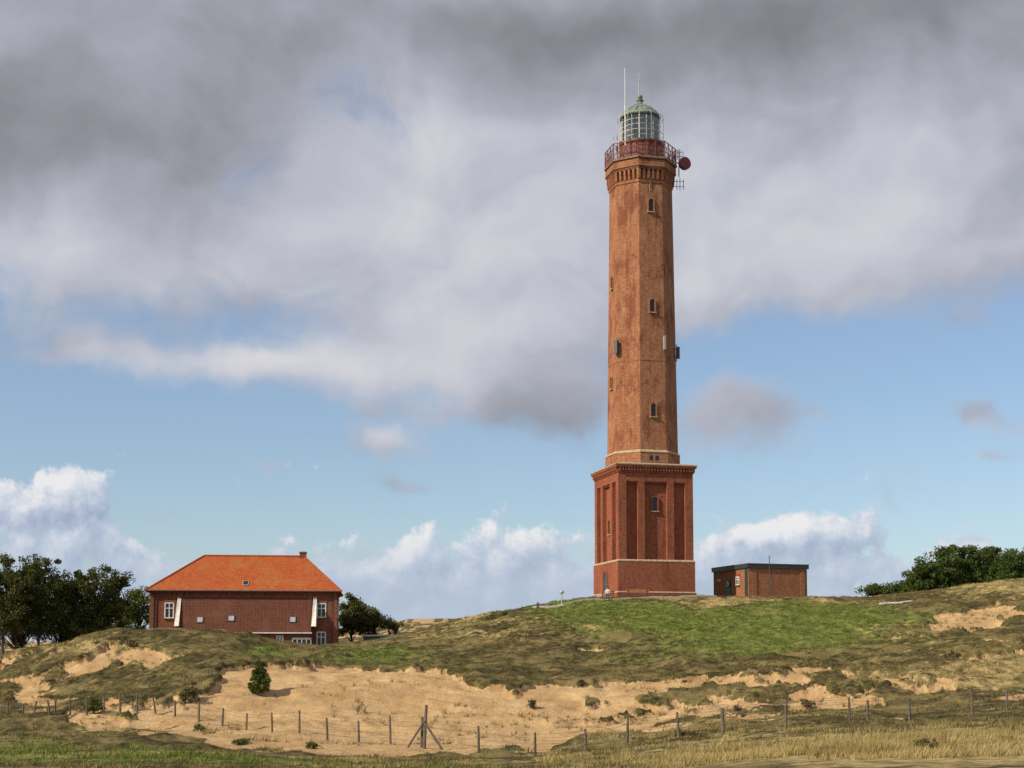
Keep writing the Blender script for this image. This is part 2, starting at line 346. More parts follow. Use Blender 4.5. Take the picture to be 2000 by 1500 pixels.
# ---------------------------------------------------------------- grass
def scatter(n,fn,y0,y1,u0=-.42,u1=.42):
    y=np.sqrt(rng.random(n)*(y1*y1-y0*y0)+y0*y0); u=rng.random(n)*(u1-u0)+u0; x=u*y
    z,S,Gm,Dm=height(x,y); p=fn(S,Gm,Dm,x,y); k=rng.random(n)<p; return np.stack([x[k],y[k],z[k]],1),Gm[k],Dm[k]
def blades(Pts,h,nb,w,spread,lean):
    n=len(Pts); B=np.repeat(Pts,nb,0); H=np.repeat(h,nb)*(.55+.6*rng.random(n*nb))
    a=rng.random(n*nb)*6.283; r=rng.random(n*nb)*spread; B=B+np.stack([np.cos(a)*r,np.sin(a)*r,-.03+0*r],1)
    l=lean*H*rng.random(n*nb)*1.3; tip=B+np.stack([np.cos(a)*l+.25*H*lean,np.sin(a)*l,H],1)
    a2=rng.random(n*nb)*3.1416; s=np.stack([np.cos(a2),np.sin(a2),0*a2],1)*w/2
    return np.stack([B-s,B+s,tip],1).reshape(-1,3)
def stuff(o,label,cat):
    o['kind']='stuff'; o['label']=label; o['category']=cat
P1,_,d1=scatter(130000,lambda S,G,Dd,x,y:np.clip(Dd-.3+ (fbm(x*.5,y*.5,3,3)-.5)*2.4,0,1)*(1-S*.8),37,74)
V1=blades(P1,.12+.30*np.clip(d1,0,1)*fbm(P1[:,0]*.8,P1[:,1]*.8,4,2),7,.035,.16,.6)
P1b,_,d1b=scatter(60000,lambda S,G,Dd,x,y:np.clip(Dd-.25,0,1)*(1-S),85,165)
V1=np.concatenate([V1,blades(P1b,np.full(len(P1b),.22),5,.055,.25,.6)])
P1c,_,_=scatter(5200,lambda S,G,Dd,x,y:np.clip(Dd-.40,0,1)*.6,40,80); V1=np.concatenate([V1,blades(P1c,.35+.35*rng.random(len(P1c)),26,.035,.20,.8)])
o=npmesh('dry_grass',V1,3,M_dry); stuff(o,'straw-coloured dune grass in dense tufts','grass')
P2,g2,_=scatter(120000,lambda S,G,Dd,x,y:np.clip(G-.25+(fbm(x*.5,y*.5,2,4)-.5)*1.8,0,1)*(1-S),40,160)
o=npmesh('green_grass',blades(P2,.08+.16*rng.random(len(P2)),5,.065,.22,.6),3,M_gg); stuff(o,'low green grass and herbs on the dune slope','grass')
P3,_,_=scatter(100000,lambda S,G,Dd,x,y:(1-S)*np.clip(.8-G*.5-Dd*.3,0,1)*sstep(fbm(x*.4,y*.4,6,3),.44,.62),38,165)
P3b,_,_=scatter(13000,lambda S,G,Dd,x,y:S*sstep(fbm(x*.25,y*.25,7,3)+np.clip(x*.008,-.1,.14),.50,.66)*.6,60,135)
V3=np.concatenate([blades(P3,.10+.14*rng.random(len(P3)),5,.055,.2,.7),blades(P3b,.20+.2*rng.random(len(P3b)),10,.035,.14,.9)])
o=npmesh('olive_grass',V3,3,M_og); stuff(o,'sparse brownish olive grass and moss tufts','grass')
# ---------------------------------------------------------------- lighthouse
LH=empty('lighthouse',(BX,BY,TZ),math.radians(14),'tall octagonal red brick lighthouse on square brick base','lighthouse')
def tz(v): return elev(v)*BY-TZ
def tw(n,v): 
    yc=(Y0-v)/F; return n/F/(cT-yc*sT)*BY
def faces(mb,n=4):
    for k in range(n):
        mb.X=Matrix.Rotation(2*math.pi*k/n,4,'Z'); yield k
    mb.X=Matrix.Identity(4)
zp=tz(1101); zc=tz(934); zr=tz(950); zt=tz(922)
h0=4.20; r2=math.sqrt(2)
mb=MB(); rec=.42
mb.lathe([((h0+.22)*r2,-.6),((h0+.22)*r2,.55),((h0+.12)*r2,.62),((h0+.12)*r2,zp)],4,math.pi/4,0)
mb.lathe([((h0-rec)*r2,zp),((h0-rec)*r2,zr)],4,math.pi/4,0,False,False)
mb.lathe([(h0*r2,zr),(h0*r2,zc)],4,math.pi/4,0,True,False)
X_=lambda px:(px-1283.5)/143*2*h0
cw=X_(1227)+h0
for sx in(-1,1):
    for sy in(-1,1):
        xs=sorted([sx*h0,sx*(h0-cw)]); ys=sorted([sy*h0,sy*(h0-cw)]); mb.box(*xs,*ys,zp,zr)
for k in faces(mb):
    for a_,b_ in((1249,1262),(1305,1318)): mb.box(X_(a_),X_(b_),-h0,-(h0-rec-.05),zp,zr)
    for a_,b_ in((1227,1249),(1262,1305),(1318,1340)): mb.box(X_(a_),X_(b_),-(h0-.16),-(h0-rec-.05),zr-.18,zr)
mb.obj('base_wall',LH,M_base)
mb=MB()
mb.lathe([(h0*r2,zc),((h0+.1)*r2,zc+.05),((h0+.1)*r2,zc+.22)],4,math.pi/4,0,True,True)
for k in faces(mb):
    n=26
    for i in range(n):
        c=-h0-.02+(i+.5)*(2*h0+.04)/n; mb.box(c-.09,c+.09,-(h0+.26),-(h0-.1),zc+.22,zc+.58)
mb.lathe([((h0+.02)*r2,zc+.22),((h0+.02)*r2,zc+.58)],4,math.pi/4,0,False,False)
mb.lathe([((h0+.32)*r2,zc+.58),((h0+.32)*r2,zt+.12)],4,math.pi/4,0,True,True)
mb.obj('cornice',LH,M_base)
mb=MB(); mb.lathe([((h0+.38)*r2,zt+.12),((h0+.40)*r2,zt+.24),(4.2*r2,zt+.40)],4,math.pi/4,0,True,True)
mb.obj('cornice_slab',LH,M_stone)
mb=MB(); mb.lathe([((h0+.13)*r2,zp-.08),((h0+.15)*r2,zp-.08),((h0+.15)*r2,zp),((h0)*r2,zp+.16)],4,math.pi/4,0,False,False)
mb.lathe([((h0+.20)*r2,.50),((h0+.24)*r2,.50),((h0+.24)*r2,.56),((h0+.13)*r2,.66)],4,math.pi/4,0,False,False)
mb.obj('string_course',LH,M_stone)
o8=math.pi/8
R0=tw(145,905)/2; R1=tw(138,885)/2; R2=tw(122,380)/2
z0=zt+.33; z1=tz(892); z2=tz(888)
mb=MB(); mb.lathe([(R0,z0),(R0,z1)],8,o8,0,False,True); mb.obj('shaft_plinth',LH,M_shaft)
mb=MB(); mb.lathe([(R0+.02,z1-.06),(R0+.06,z1-.06),(R0+.06,z1),(R1+.02,z2+.03)],8,o8,0,False,False); mb.obj('string_course',LH,M_stone)
mb=MB(); mb.lathe([(R0+.02,z0+.1),(R0+.12,z0+.1),(R0+.12,z0+.28),(R0+.02,z0+.36)],8,o8,0,False,False); mb.obj('foot_moulding',LH,M_slab)
zs=tz(376)
mb=MB(); mb.lathe([(R1,z1),(R2,zs)],8,o8,0,True,True)
for vv in (717,):
    z=tz(vv); r=R1+(R2-R1)*(z-z1)/(zs-z1); mb.lathe([(r+.0,z),(r+.035,z+.02),(r+.035,z+.1),(r,z+.12)],8,o8,0,False,False)
mb.obj('shaft_wall',LH,M_shaft)
def Rz(z): return R1+(R2-R1)*(z-z1)/(zs-z1)
zk0=tz(367); zk1=tz(350); zk2=tz(333); zk3=tz(327)
Rc=tw(66,350)
mb=MB(); mb.lathe([(R2,zs),(R2+.10,zs+.1),(R2+.10,zk0-.15),(R2-.02,zk0-.1),(R2-.02,zk1+.1),(Rc+.1,zk1+.1)],8,o8,0,True,False)
for k in faces(mb,8):
    apo=(R2+.0)*math.cos(o8); out=(Rc+.02)*math.cos(o8); L=2*Rc*math.sin(o8); n=5
    for i in range(n+1):
        c=-L/2+.12+(L-.24)*i/n
        w=.12
        mb.add([(c-w,-apo+.05,zk0-.4),(c+w,-apo+.05,zk0-.4),(c+w,-apo+.05,zk1+.12),(c-w,-apo+.05,zk1+.12),
                (c-w,-apo-.2,zk0-.05),(c+w,-apo-.2,zk0-.05),(c+w,-out,zk1-.35),(c-w,-out,zk1-.35),(c+w,-out,zk1+.12),(c-w,-out,zk1+.12)],
               [(0,1,5,4),(4,5,6,7),(7,6,8,9),(0,4,7,9,3),(1,2,8,6,5),(0,3,2,1)])
    for i in range(n):
        c=-L/2+.12+(L-.24)*(i+.5)/n; g=(L-.24)/n/2-.12
        mb.box(c-g-.001,c+g+.001,-out,-out+.12,zk1-.02,zk1+.12)
mb.lathe([(Rc+.1,zk1+.1),(Rc+.1,zk1+.3),(Rc+.16,zk1+.34),(Rc+.16,zk2),(Rc+.02,zk2+.1)],8,o8,0,True,True)
mb.obj('corbel_table',LH,M_shaft)
Rg=Rc+.30
mb=MB(); mb.lathe([(Rg-.2,zk2+.1),(Rg,zk2+.16),(Rg,zk3),(Rg-.1,zk3+.06)],8,o8,0,True,True)
mb.lathe([(Rc+.17,zk1+.24),(Rc+.22,zk1+.26),(Rc+.22,zk1+.32),(Rc+.17,zk1+.36)],8,o8,0,False,False)
mb.obj('gallery_slab',LH,M_slab)
zf=zk3+.06; RH=1.75; zrl=zf+RH; Rr=Rg-.12
mb=MB()
vt=[Vector((Rr*math.cos(o8+k*math.pi/4),Rr*math.sin(o8+k*math.pi/4),0)) for k in range(8)]
for k in range(8):
    a_=vt[k]; b_=vt[(k+1)%8]
    for t in(0,.333,.667):
        p=a_.lerp(b_,t); mb.tube(p+Vector((0,0,zf)),p+Vector((0,0,zrl+.05)),.05)
    for h in (.12,.6,1.15,RH): mb.tube(a_+Vector((0,0,zf+h)),b_+Vector((0,0,zf+h)),.035 if h<RH else .055,n=5)
    for t in (0,.333,.667):
        p=a_.lerp(b_,t); q=a_.lerp(b_,t+.333)
        mb.tube(p+Vector((0,0,zf+.15)),q+Vector((0,0,zf+RH)),.025,n=4); mb.tube(q+Vector((0,0,zf+.15)),p+Vector((0,0,zf+RH)),.025,n=4)
    for i in range(1,16):
        p=a_.lerp(b_,i/16); mb.tube(p+Vector((0,0,zf+.1)),p+Vector((0,0,zf+1.15)),.016,n=4)
mb.obj('gallery_railing',LH,M_red)
zl=tz(286); Rd=tw(45,300)
mb=MB(); mb.lathe([(Rd,zf-.05),(Rd,zl-.35),(Rd+.15,zl-.3),(Rd+.15,zl-.12)],24,0,0,True,True)
for k in range(12):
    a_=k*math.pi/6; mb.tube((Rd*1.01*math.cos(a_),Rd*1.01*math.sin(a_),zf),(Rd*1.01*math.cos(a_),Rd*1.01*math.sin(a_),zl-.3),.06,n=5)
mb.obj('service_drum',LH,M_drum)
LT=MB(); Rl=tw(37,260); Rq=tw(45,260); zh=tz(234)
LT.lathe([(Rq+.15,zl-.12),(Rq+.18,zl),(Rl,zl+.04)],32,0,0,True,True); 
lt=LT.obj('lantern_floor',LH,M_copper)
mb=MB(); mb.lathe([(Rl,zl+.04),(Rl,zh)],16,0,0,False,False); lan=mb.obj('lantern_room',LH,M_lglass)
mb=MB()
for k in range(16):
    a_=2*math.pi*k/16; mb.tube((Rl*math.cos(a_),Rl*math.sin(a_),zl),(Rl*math.cos(a_),Rl*math.sin(a_),zh+.1),.04,n=4)
for i in range(6):
    z=zl+.08+(zh-zl-.08)*i/5; mb.lathe([(Rl-.03,z-.03),(Rl+.04,z-.03),(Rl+.04,z+.03),(Rl-.03,z+.03)],16,0,0,False,False)
mb.obj('glazing_bars',lan,M_grey)
mb=MB(); mb.lathe([(.7,zl+.1),(1.1,zl+.5),(1.4,zl+1.2),(1.3,zl+2.1),(.7,zh-.1)],20,0,0); mb.lathe([(1.45,zl+.04),(1.45,zl+.6)],20,0,1)
mb.obj('lens',lan,[M_lens,M_green],True)
mb=MB()
for k in range(12):
    a_=2*math.pi*(k+.3)/12; c_,s_=math.cos(a_),math.sin(a_)
    mb.tube((Rq*c_,Rq*s_,zl),(Rq*c_,Rq*s_,zh+.05),.022,n=5)
    mb.tube((Rq*c_,Rq*s_,zh+.05),((Rl+.1)*c_,(Rl+.1)*s_,zh+.3),.018,n=4)
for h in (1.1,zh-zl+.05):
    mb.lathe([(Rq-.02,zl+h-.02),(Rq+.02,zl+h-.02),(Rq+.02,zl+h+.02),(Rq-.02,zl+h+.02),(Rq-.02,zl+h-.02)],28,0,0,False,False)
mb.obj('outer_cage',LH,M_offw)
za=tz(206)
mb=MB(); mb.lathe([(Rl+.15,zh-.02),(Rl+.2,zh+.12),(Rl-.02,zh+.42),(Rl*.82,zh+.88),(Rl*.56,zh+1.27),(Rl*.3,za-.05),(Rl*.2,za),(.3,za+.1),(.28,za+.45),(.40,za+.5),(.40,za+.58),(.14,za+.72)],24,0,0)
for k in range(12):
    a_=2*math.pi*k/12; c_,s_=math.cos(a_),math.sin(a_)
    pr=[(Rl+.02,zh+.36),(Rl*.84,zh+.88),(Rl*.57,zh+1.28),(Rl*.31,za-.02)]
    for (r_a,z_a),(r_b,z_b) in zip(pr,pr[1:]): mb.tube((r_a*c_,r_a*s_,z_a),(r_b*c_,r_b*s_,z_b),.028,n=4)
ball=za+.95
mb.lathe([(.03,ball-.3),(.22,ball-.22),(.31,ball),(.22,ball+.22),(.03,ball+.3)],12,0,0)
roof=mb.obj('lantern_roof',LH,M_copper)
LH_m=(Matrix.Translation(LH.location)@Matrix.Rotation(math.radians(14),4,'Z')).inverted()
def cam2loc(px,v,dy=0):   # tower-local point near the tower axis plane
    w=Vector((bear(px,v)*(BY+dy),BY+dy,elev(v)*(BY+dy))); return LH_m@w
def ant(px,vt_,vb_,dy,r,mat,name='antenna',bars=()):
    mb=MB(); p1=cam2loc(px,vb_,dy); z1_=elev(vt_)*(BY+dy)-TZ; p2=Vector((p1.x,p1.y,z1_))
    mb.tube(p1,p1.lerp(p2,.6),r,n=6); mb.tube(p1.lerp(p2,.6),p2,r*.7,r*.5,n=6)
    for vv in bars:
        z=elev(vv)*(BY+dy)-TZ; mb.tube((p1.x-.16,p1.y,z),(p1.x+.16,p1.y,z),.02,n=4)
    return mb.obj(name,LH,mat)
ant(1221.5,132,318,-2.6,.07,M_white); ant(1248.5,136,192,0,.065,M_grey,bars=(150,160,170)); ant(1270,185,228,0,.035,M_grey); ant(1209,262,320,-1.2,.045,M_white); ant(1296,262,300,-1.0,.03,M_grey)
mb=MB(); c=cam2loc(1336,320,-1.5); d_=(Matrix.Rotation(-math.radians(14),3,'Z')@Vector((.5,-1,0))).normalized()
q=d_.to_track_quat('Z','Y').to_matrix().to_4x4(); mb.X=Matrix.Translation(c)@q
mb.lathe([(.25,-.55),(.55,-.3),(.70,-.1),(.70,.32),(.66,.36)],24,0,0)
mb.X=Matrix.Identity(4); mb.tube(c-d_*.4,cam2loc(1322,318,-.5),.07,mi=1)
mb.tube(cam2loc(1326,292,-.8),cam2loc(1326,345,-.8),.06,mi=1)
mb.obj('radio_dish',LH,[M_redp,M_dgrey],False)
def array(pxc,v0,v1,dxs=(-8,-3,2,8),arm=16,r=.038):
    mb=MB(); 
    for dx in dxs:
        mb.tube(cam2loc(pxc+dx,v0+abs(dx)*.5,-.4),cam2loc(pxc+dx,v1-abs(dx)*.2,-.4),r,n=5)
    for t in(.3,.7):
        v_=v0+(v1-v0)*t; mb.tube(cam2loc(pxc-arm,v_,-.2),cam2loc(pxc+max(dxs),v_,-.4),.03,n=4)
    mb.obj('antenna_array',LH,M_dgrey)
array(1326,291,312); array(1328,347,372,(-6,0,7),13)
array(1205,264,274,(-7,0),0,.025)
def oct_face(k): return Matrix.Rotation(k*math.pi/4,4,'Z')   # k=0 is the front (-Y) face
def panel(k,off,v,h,mat,w=.42):
    z=tz(v); ap=Rz(z)*math.cos(o8); mb=MB(); mb.X=oct_face(k)
    mb.box(off-w/2,off+w/2,-ap-.55,-ap-.28,z-h/2,z+h/2,0)
    mb.tube((off,-ap-.2,z-h/2-.3),(off,-ap-.2,z+h/2+.3),.05,mi=1)
    for dz in(-h/2+.2,h/2-.2): mb.tube((off,-ap-.3,z+dz),(off,-ap+.05,z+dz),.05,mi=1)
    mb.obj('panel_antenna',LH,[mat,M_dgrey],False)
panel(-1,-1.25,688,1.45,M_dgrey); panel(0,1.25,683,1.5,M_grey,.22); panel(1,1.15,693,1.3,M_dgrey,.3)
def arch(mb,w,h,y0,y1,mi=0,z=0,seg=8):
    pts=[(-w/2,z),(w/2,z)]+[(w/2*math.cos(a),z+h-w/2+w/2*math.sin(a)) for a in np.linspace(0,math.pi,seg+1)]
    n=len(pts); vs=[(x,y0,zz) for x,zz in pts]+[(x,y1,zz) for x,zz in pts]
    fs=[tuple(range(n)),tuple(reversed(range(n,2*n)))]+[(i,i+n,(i+1)%n+n,(i+1)%n) for i in range(n)]
    mb.add(vs,fs,mi)
def awindow(M,w,h,name='window',sur=None):
    mb=MB(); mb.X=M; arch(mb,w,h,-.012,.1,0); pane=mb.obj(name,LH,M_glass)
    mb=MB(); mb.X=M
    for sx in(-1,1): mb.box(sx*(w/2+.06)-.06,sx*(w/2+.06)+.06,-.14,.1,0,h-w/2,0)
    aa=np.linspace(0,math.pi,9)
    for a_,b_ in zip(aa,aa[1:]):
        ri,ro=w/2,w/2+.14; zc_=h-w/2; vs=[]
        for y in(-.14,.1):
            for r,t in((ri,a_),(ro,a_),(ro,b_),(ri,b_)): vs.append((r*math.cos(t),y,zc_+r*math.sin(t)))
        mb.add(vs,[(0,1,2,3),(7,6,5,4),(0,4,5,1),(1,5,6,2),(2,6,7,3),(3,7,4,0)],0)
    mb.obj('surround',pane,sur or M_shaft)
    mb=MB(); mb.X=M; mb.box(-.022,.022,-.04,-.014,.02,h-.04,0); mb.box(-w/2+.01,-.022,-.04,-.014,h*.55,h*.55+.04,0); mb.box(.022,w/2-.01,-.04,-.014,h*.55,h*.55+.04,0); mb.obj('frame',pane,M_dgrey)
    mb=MB(); mb.X=M; mb.box(-w/2-.15,w/2+.15,-.2,.1,-.12,-.003,0); mb.obj('sill',pane,M_stone)
tilt=math.atan((R1-R2)*math.cos(o8)/(zs-z1))
def omat(k,v,off=0):
    z=tz(v); ap=Rz(z)*math.cos(o8); return oct_face(k)@Matrix.Translation((off,-ap,z))@Matrix.Rotation(-tilt,4,'X')
for v in(431,624,824): awindow(omat(0,v,.02),.56,1.4)
for v in(568,763): awindow(omat(-2,v),.5,1.3)
for v in (470,660): awindow(omat(2,v),.5,1.3)
mb=MB(); mb.X=omat(0,391,0); mb.box(-.11,.11,-.06,.1,0,1.4,0); mb.box(-.05,.05,-.075,-.062,.15,1.25,1); mb.obj('slit_window',LH,[M_stone,M_dgrey])
for s_ in(-.33,.33):
    mb=MB(); ap=R0*math.cos(o8); mb.box(s_-.2,s_+.2,-ap-.01,-ap+.1,tz(908),tz(899),0); mb.box(s_-.27,s_+.27,-ap-.06,-ap+.1,tz(908)-.1,tz(908)-.003,1); mb.obj('vent',LH,[M_glass,M_base])
def smat(k,x,z,dep): return Matrix.Rotation(k*math.pi/2,4,'Z')@Matrix.Translation((x,-dep,z))
awindow(smat(0,0,tz(1005),h0-rec),.62,1.5,sur=M_base); awindow(smat(-1,.0,tz(1045),h0-rec),.62,1.5,sur=M_base); awindow(smat(1,0,tz(1005),h0-rec),.62,1.5,sur=M_base)
Md=smat(-1,.1,.5,h0+.12); mb=MB(); mb.X=Md; arch(mb,1.3,2.4,-.03,.1,0); door=mb.obj('door',LH,M_dgrey)
mb=MB(); mb.X=Md
for sx in(-1,1): mb.box(sx*.74-.09,sx*.74+.09,-.1,.1,0,1.75)
aa=np.linspace(0,math.pi,11)
for a_,b_ in zip(aa,aa[1:]):
    vs=[]
    for y in(-.1,.1):
        for r,t in((.65,a_),(.86,a_),(.86,b_),(.65,b_)): vs.append((r*math.cos(t),y,1.75+r*math.sin(t)))
    mb.add(vs,[(0,1,2,3),(7,6,5,4),(0,4,5,1),(1,5,6,2),(2,6,7,3),(3,7,4,0)],0)
mb.obj('door_surround',door,M_base)
mb=MB(); mb.X=Md; mb.tube((.45,-.1,1.0),(.45,-.03,1.0),.05); mb.tube((.45,-.1,1.0),(.28,-.1,1.0),.025); mb.obj('handle',door,M_grey)
mb=MB(); mb.X=smat(-1,.1,0,h0+.22); mb.box(-1.1,1.1,-1.0,.05,-.3,.22); mb.box(-.9,.9,-.6,.05,.22,.4); mb.obj('door_step',LH,M_conc)
# ---------------------------------------------------------------- house
HS=empty('house',(HX,HY,HZ),math.radians(6),'two-storey red brick house with orange hipped tile roof','house')
hx=lambda px:(px-475.5)*.0540; hz=lambda v:(1290-v)*.05455-HZ
W2=9.85; DP=9.6; He=hz(1154); Hr=elev(1086)*155-HZ
mb=MB(); mb.box(-W2,W2,0,DP,-1,He,0)
mb.box(-W2-.06,W2+.06,-.06,DP+.06,hz(1166),hz(1163),0); mb.box(-W2-.12,W2+.12,-.12,DP+.12,He-.3,He-.02,0)
for x_ in(-W2+.2,-6.6,6.95,W2-.2): mb.box(x_-.2,x_+.2,-.1,.02,-1,He-.31,0)
for i in range(44):
    x_=-W2+.3+i*(2*W2-.6)/43; mb.box(x_-.1,x_+.1,-.11,.02,He-.5,He-.305,0)
hw=mb.obj('wall',HS,M_house)
mb=MB(); ov=.42; ex=W2+ov; rl=hx(383)+.25; rr=hx(590)-.15
A=(-ex,-ov,He);B_=(ex,-ov,He);C_=(ex,DP+ov,He);D_4=(-ex,DP+ov,He);E=(rl,DP/2,Hr);F_=(rr,DP/2,Hr)
mb.add([A,B_,C_,D_4,E,F_],[(0,1,5,4),(1,2,5),(2,3,4,5),(3,0,4)],0)
A2=tuple(Vector(A)-Vector((0,0,.16)));B2=tuple(Vector(B_)-Vector((0,0,.16)));C2=tuple(Vector(C_)-Vector((0,0,.16)));D2=tuple(Vector(D_4)-Vector((0,0,.16)))
mb.add([A,B_,C_,D_4,A2,B2,C2,D2],[(4,5,1,0),(5,6,2,1),(6,7,3,2),(7,4,0,3),(7,6,5,4)],0)
for p,q_ in((E,F_),(A,E),(B_,F_),(C_,F_),(D_4,E)):
    n_=int((Vector(q_)-Vector(p)).length/.4)
    for i in range(n_):
        a_=Vector(p).lerp(Vector(q_),i/n_); b2=Vector(p).lerp(Vector(q_),(i+1.08)/n_ if i<n_-1 else 1); mb.tube(a_,b2,.13,.10,n=6)
rf=mb.obj('roof',HS,M_roof)
mb=MB(); xc=hx(586); mb.box(xc-.36,xc+.36,DP/2-.3,DP/2+.3,Hr-1.0,Hr+.5,0); mb.box(xc-.43,xc+.43,DP/2-.36,DP/2+.36,Hr+.34,Hr+.44,0); mb.obj('chimney',rf,M_house)
def onroof(x,v):
    z=hz(v); t=(z-He)/(Hr-He); return Vector((x,-ov+(DP/2+ov)*t,z))
sl=math.atan2(Hr-He,DP/2+ov)
p=onroof(hx(477),1139); mb=MB(); mb.X=Matrix.Translation(p)@Matrix.Rotation(sl,4,'X')
mb.box(-.32,.32,-.42,.42,-.05,.09,0); mb.box(-.25,.25,-.35,.35,.09,.10,1); mb.obj('skylight',rf,[M_grey,M_glass])
mb=MB(); mb.tube((-ex,-ov-.08,He-.06),(ex,-ov-.08,He-.06),.08,n=8)
for x_ in(-W2+.45,W2-.6): mb.tube((x_,-ov,He-.1),(x_,-.1,He-.5),.05); mb.tube((x_,-.16,He-.5),(x_,-.16,-.5),.05)
mb.obj('gutter',HS,M_dgrey)
def hwin(x,z,w,h,par=HS,y=0,mat=M_white,name='window',rot=None):
    M=Matrix.Translation((x,y,z)) if rot is None else rot@Matrix.Translation((x,y,z))
    mb=MB(); mb.X=M; mb.box(-w/2,w/2,-.015,.05,0,h,0); o=mb.obj(name,par,M_glass)
    mb=MB(); mb.X=M; t=.09
    mb.box(-w/2-.02,-w/2+t,-.06,.05,0,h); mb.box(w/2-t,w/2+.02,-.06,.05,0,h); mb.box(-w/2+t,w/2-t,-.06,.05,0,t); mb.box(-w/2+t,w/2-t,-.06,.05,h-t,h+.02)
    mb.box(-.045,.045,-.05,.05,t,h-t); mb.box(-w/2+t,-.045,-.05,.05,h*.62,h*.62+.08); mb.box(.045,w/2-t,-.05,.05,h*.62,h*.62+.08); mb.obj('frame',o,mat)
    mb=MB(); mb.X=M; mb.box(-w/2-.12,w/2+.12,-.16,.05,-.1,-.004); mb.obj('sill',o,M_slab)
    mb=MB(); mb.X=M; mb.box(-w/2-.15,w/2+.15,-.05,.05,h+.024,h+.26); mb.obj('lintel',o,M_house)
for x_,v0_,v1_ in((hx(331),1178,1208),(hx(627),1178,1206),(hx(627),1234,1263)): hwin(x_,hz(v1_),.95,hz(v0_)-hz(v1_))
for s_ in(3.,7.): 
    hwin(0,hz(1206),.95,1.5,rot=Matrix.Translation((W2,s_,0))@Matrix.Rotation(math.pi/2,4,'Z'))
x0,x1=hx(354),hx(608); zt_,zb_=hz(1168),hz(1235); pj=1.7
LN=MB(); LN.add([(x0,-.02,zt_),(x1,-.02,zt_),(x1,-pj,zb_),(x0,-pj,zb_),(x0,-.02,zt_-.18),(x1,-.02,zt_-.18),(x1,-pj,zb_-.18),(x0,-pj,zb_-.18)],[(3,2,1,0),(7,4,5,6),(0,1,5,4),(3,7,6,2),(0,4,7,3),(1,2,6,5)],0)
ln=LN.obj('lean_to_roof',HS,M_hang)
sl2=math.atan2(zt_-zb_,pj-.02)
for px,v in((393,1212),(453,1209),(572,1211)):
    z=hz(v); t=(zt_-z)/(zt_-zb_); mb=MB(); mb.X=Matrix.Translation((hx(px),-.02-(pj-.02)*t,z))@Matrix.Rotation(sl2,4,'X')
    mb.box(-.36,.36,-.36,.36,-.05,.08,0); mb.box(-.27,.27,-.27,.27,.08,.09,1); mb.obj('skylight',ln,[M_dgrey,M_grey])
for xe in((x0-.52,x0-.01),(x1+.01,x1+.52)):
    mb=MB(); zb2=hz(1224); mb.add([(xe[0]+.15,-.03,zt_+.1),(xe[1],-.03,zt_+.1),(xe[1],-pj-.1,zb2),(xe[0],-pj+.2,zb2),(xe[0],-.03,zb2),(xe[1],-.03,zb2)],[(3,2,1,0),(3,4,5,2),(0,4,3),(1,2,5)],0); mb.obj('cheek_wall',HS,M_offw)
mb=MB(); mb.box(x0+.1,x1-.1,-pj+.25,-.02,-1,zb_+.1,0); mb.obj('lean_to_wall',HS,M_house)
mb=MB(); mb.box(x0-.1,x1+.1,-pj-.14,-pj-.02,zb_-.16,zb_-.04); mb.obj('gutter',HS,M_white)
yl=-pj+.25
hwin(hx(548),hz(1257),.7,.8,y=yl); 
dx=hx(590); mb=MB(); mb.box(dx-1.0,dx+1.0,yl-.03,yl+.05,-.3,hz(1246),0); dr=mb.obj('door',HS,M_white)
mb=MB()
for k in(-.72,-.24,.24,.72): mb.box(dx+k-.19,dx+k+.19,yl-.045,yl-.032,.3,1.0)
mb.obj('door_glass',dr,M_glass)
mb=MB(); mb.tube((dx+.06,yl-.1,.2),(dx+.06,yl-.1,.45),.025); mb.obj('handle',dr,M_grey)
hx2,hy2=bear(748,1245)*158,158.; hzz=gz(hx2,hy2)
LHt=empty('shed',(hx2,hy2,max(hzz,elev(1262)*158)),math.radians(4),'low flat-roofed dark shed with pale roof edge','shed')
hh=elev(1243)*158-LHt.location.z
mb=MB(); mb.box(-2.2,2.2,0,3,-1.5,hh,0); mb.obj('wall',LHt,M_dgrey)
mb=MB(); mb.box(-2.4,2.4,-.3,3.2,hh+.002,hh+.18,0); mb.obj('roof',LHt,M_offw)
mb=MB(); mb.box(-.5,.4,-.03,.05,-1,hh-.3,0); mb.obj('door',LHt,M_wood)
# ---------------------------------------------------------------- brick service hut
hc=(bear(1462,1160)*150,150.,TZ-.02); 
SB=empty('service_building',hc,math.radians(18.5),'small flat-roofed brick hut with dark green fascia','building')
Lr,Ll=7.1,8.2; hb=elev(1109)*150-hc[2]; ht=elev(1101)*150-hc[2]
mb=MB(); mb.box(0,Lr,0,Ll,-.5,hb,0); mb.box(-.04,Lr+.04,-.04,Ll+.04,-.5,.25,0)
mb.box(.45,.95,-.06,.02,.25,hb,0); mb.box(Lr-.85,Lr-.3,-.06,.02,.25,hb,0); mb.obj('wall',SB,M_hut)
mb=MB(); mb.box(-.16,Lr+.16,-.16,Ll+.16,hb+.003,ht,0); fa=mb.obj('fascia',SB,M_green)
mb=MB(); mb.box(-.2,Lr+.2,-.2,Ll+.2,ht+.003,ht+.06,0); mb.obj('roof_edge',SB,M_slab)
mb=MB(); mb.box(-.05,-.002,.12,.75,.27,hb,0); mb.obj('corner_panel',SB,M_green)
Ml=Matrix.Rotation(-math.pi/2,4,'Z')
mb=MB(); mb.box(-.07,.02,4.0,5.1,.05,2.3,0); dr=mb.obj('door',SB,M_green)
mb=MB(); mb.tube((-.14,4.2,1.1),(-.07,4.2,1.1),.04); mb.tube((-.14,4.2,1.1),(-.14,4.38,1.1),.025); mb.obj('handle',dr,M_grey)
hwin(-2.4,1.55,.8,.9,par=SB,y=0,rot=Ml,mat=M_offw)
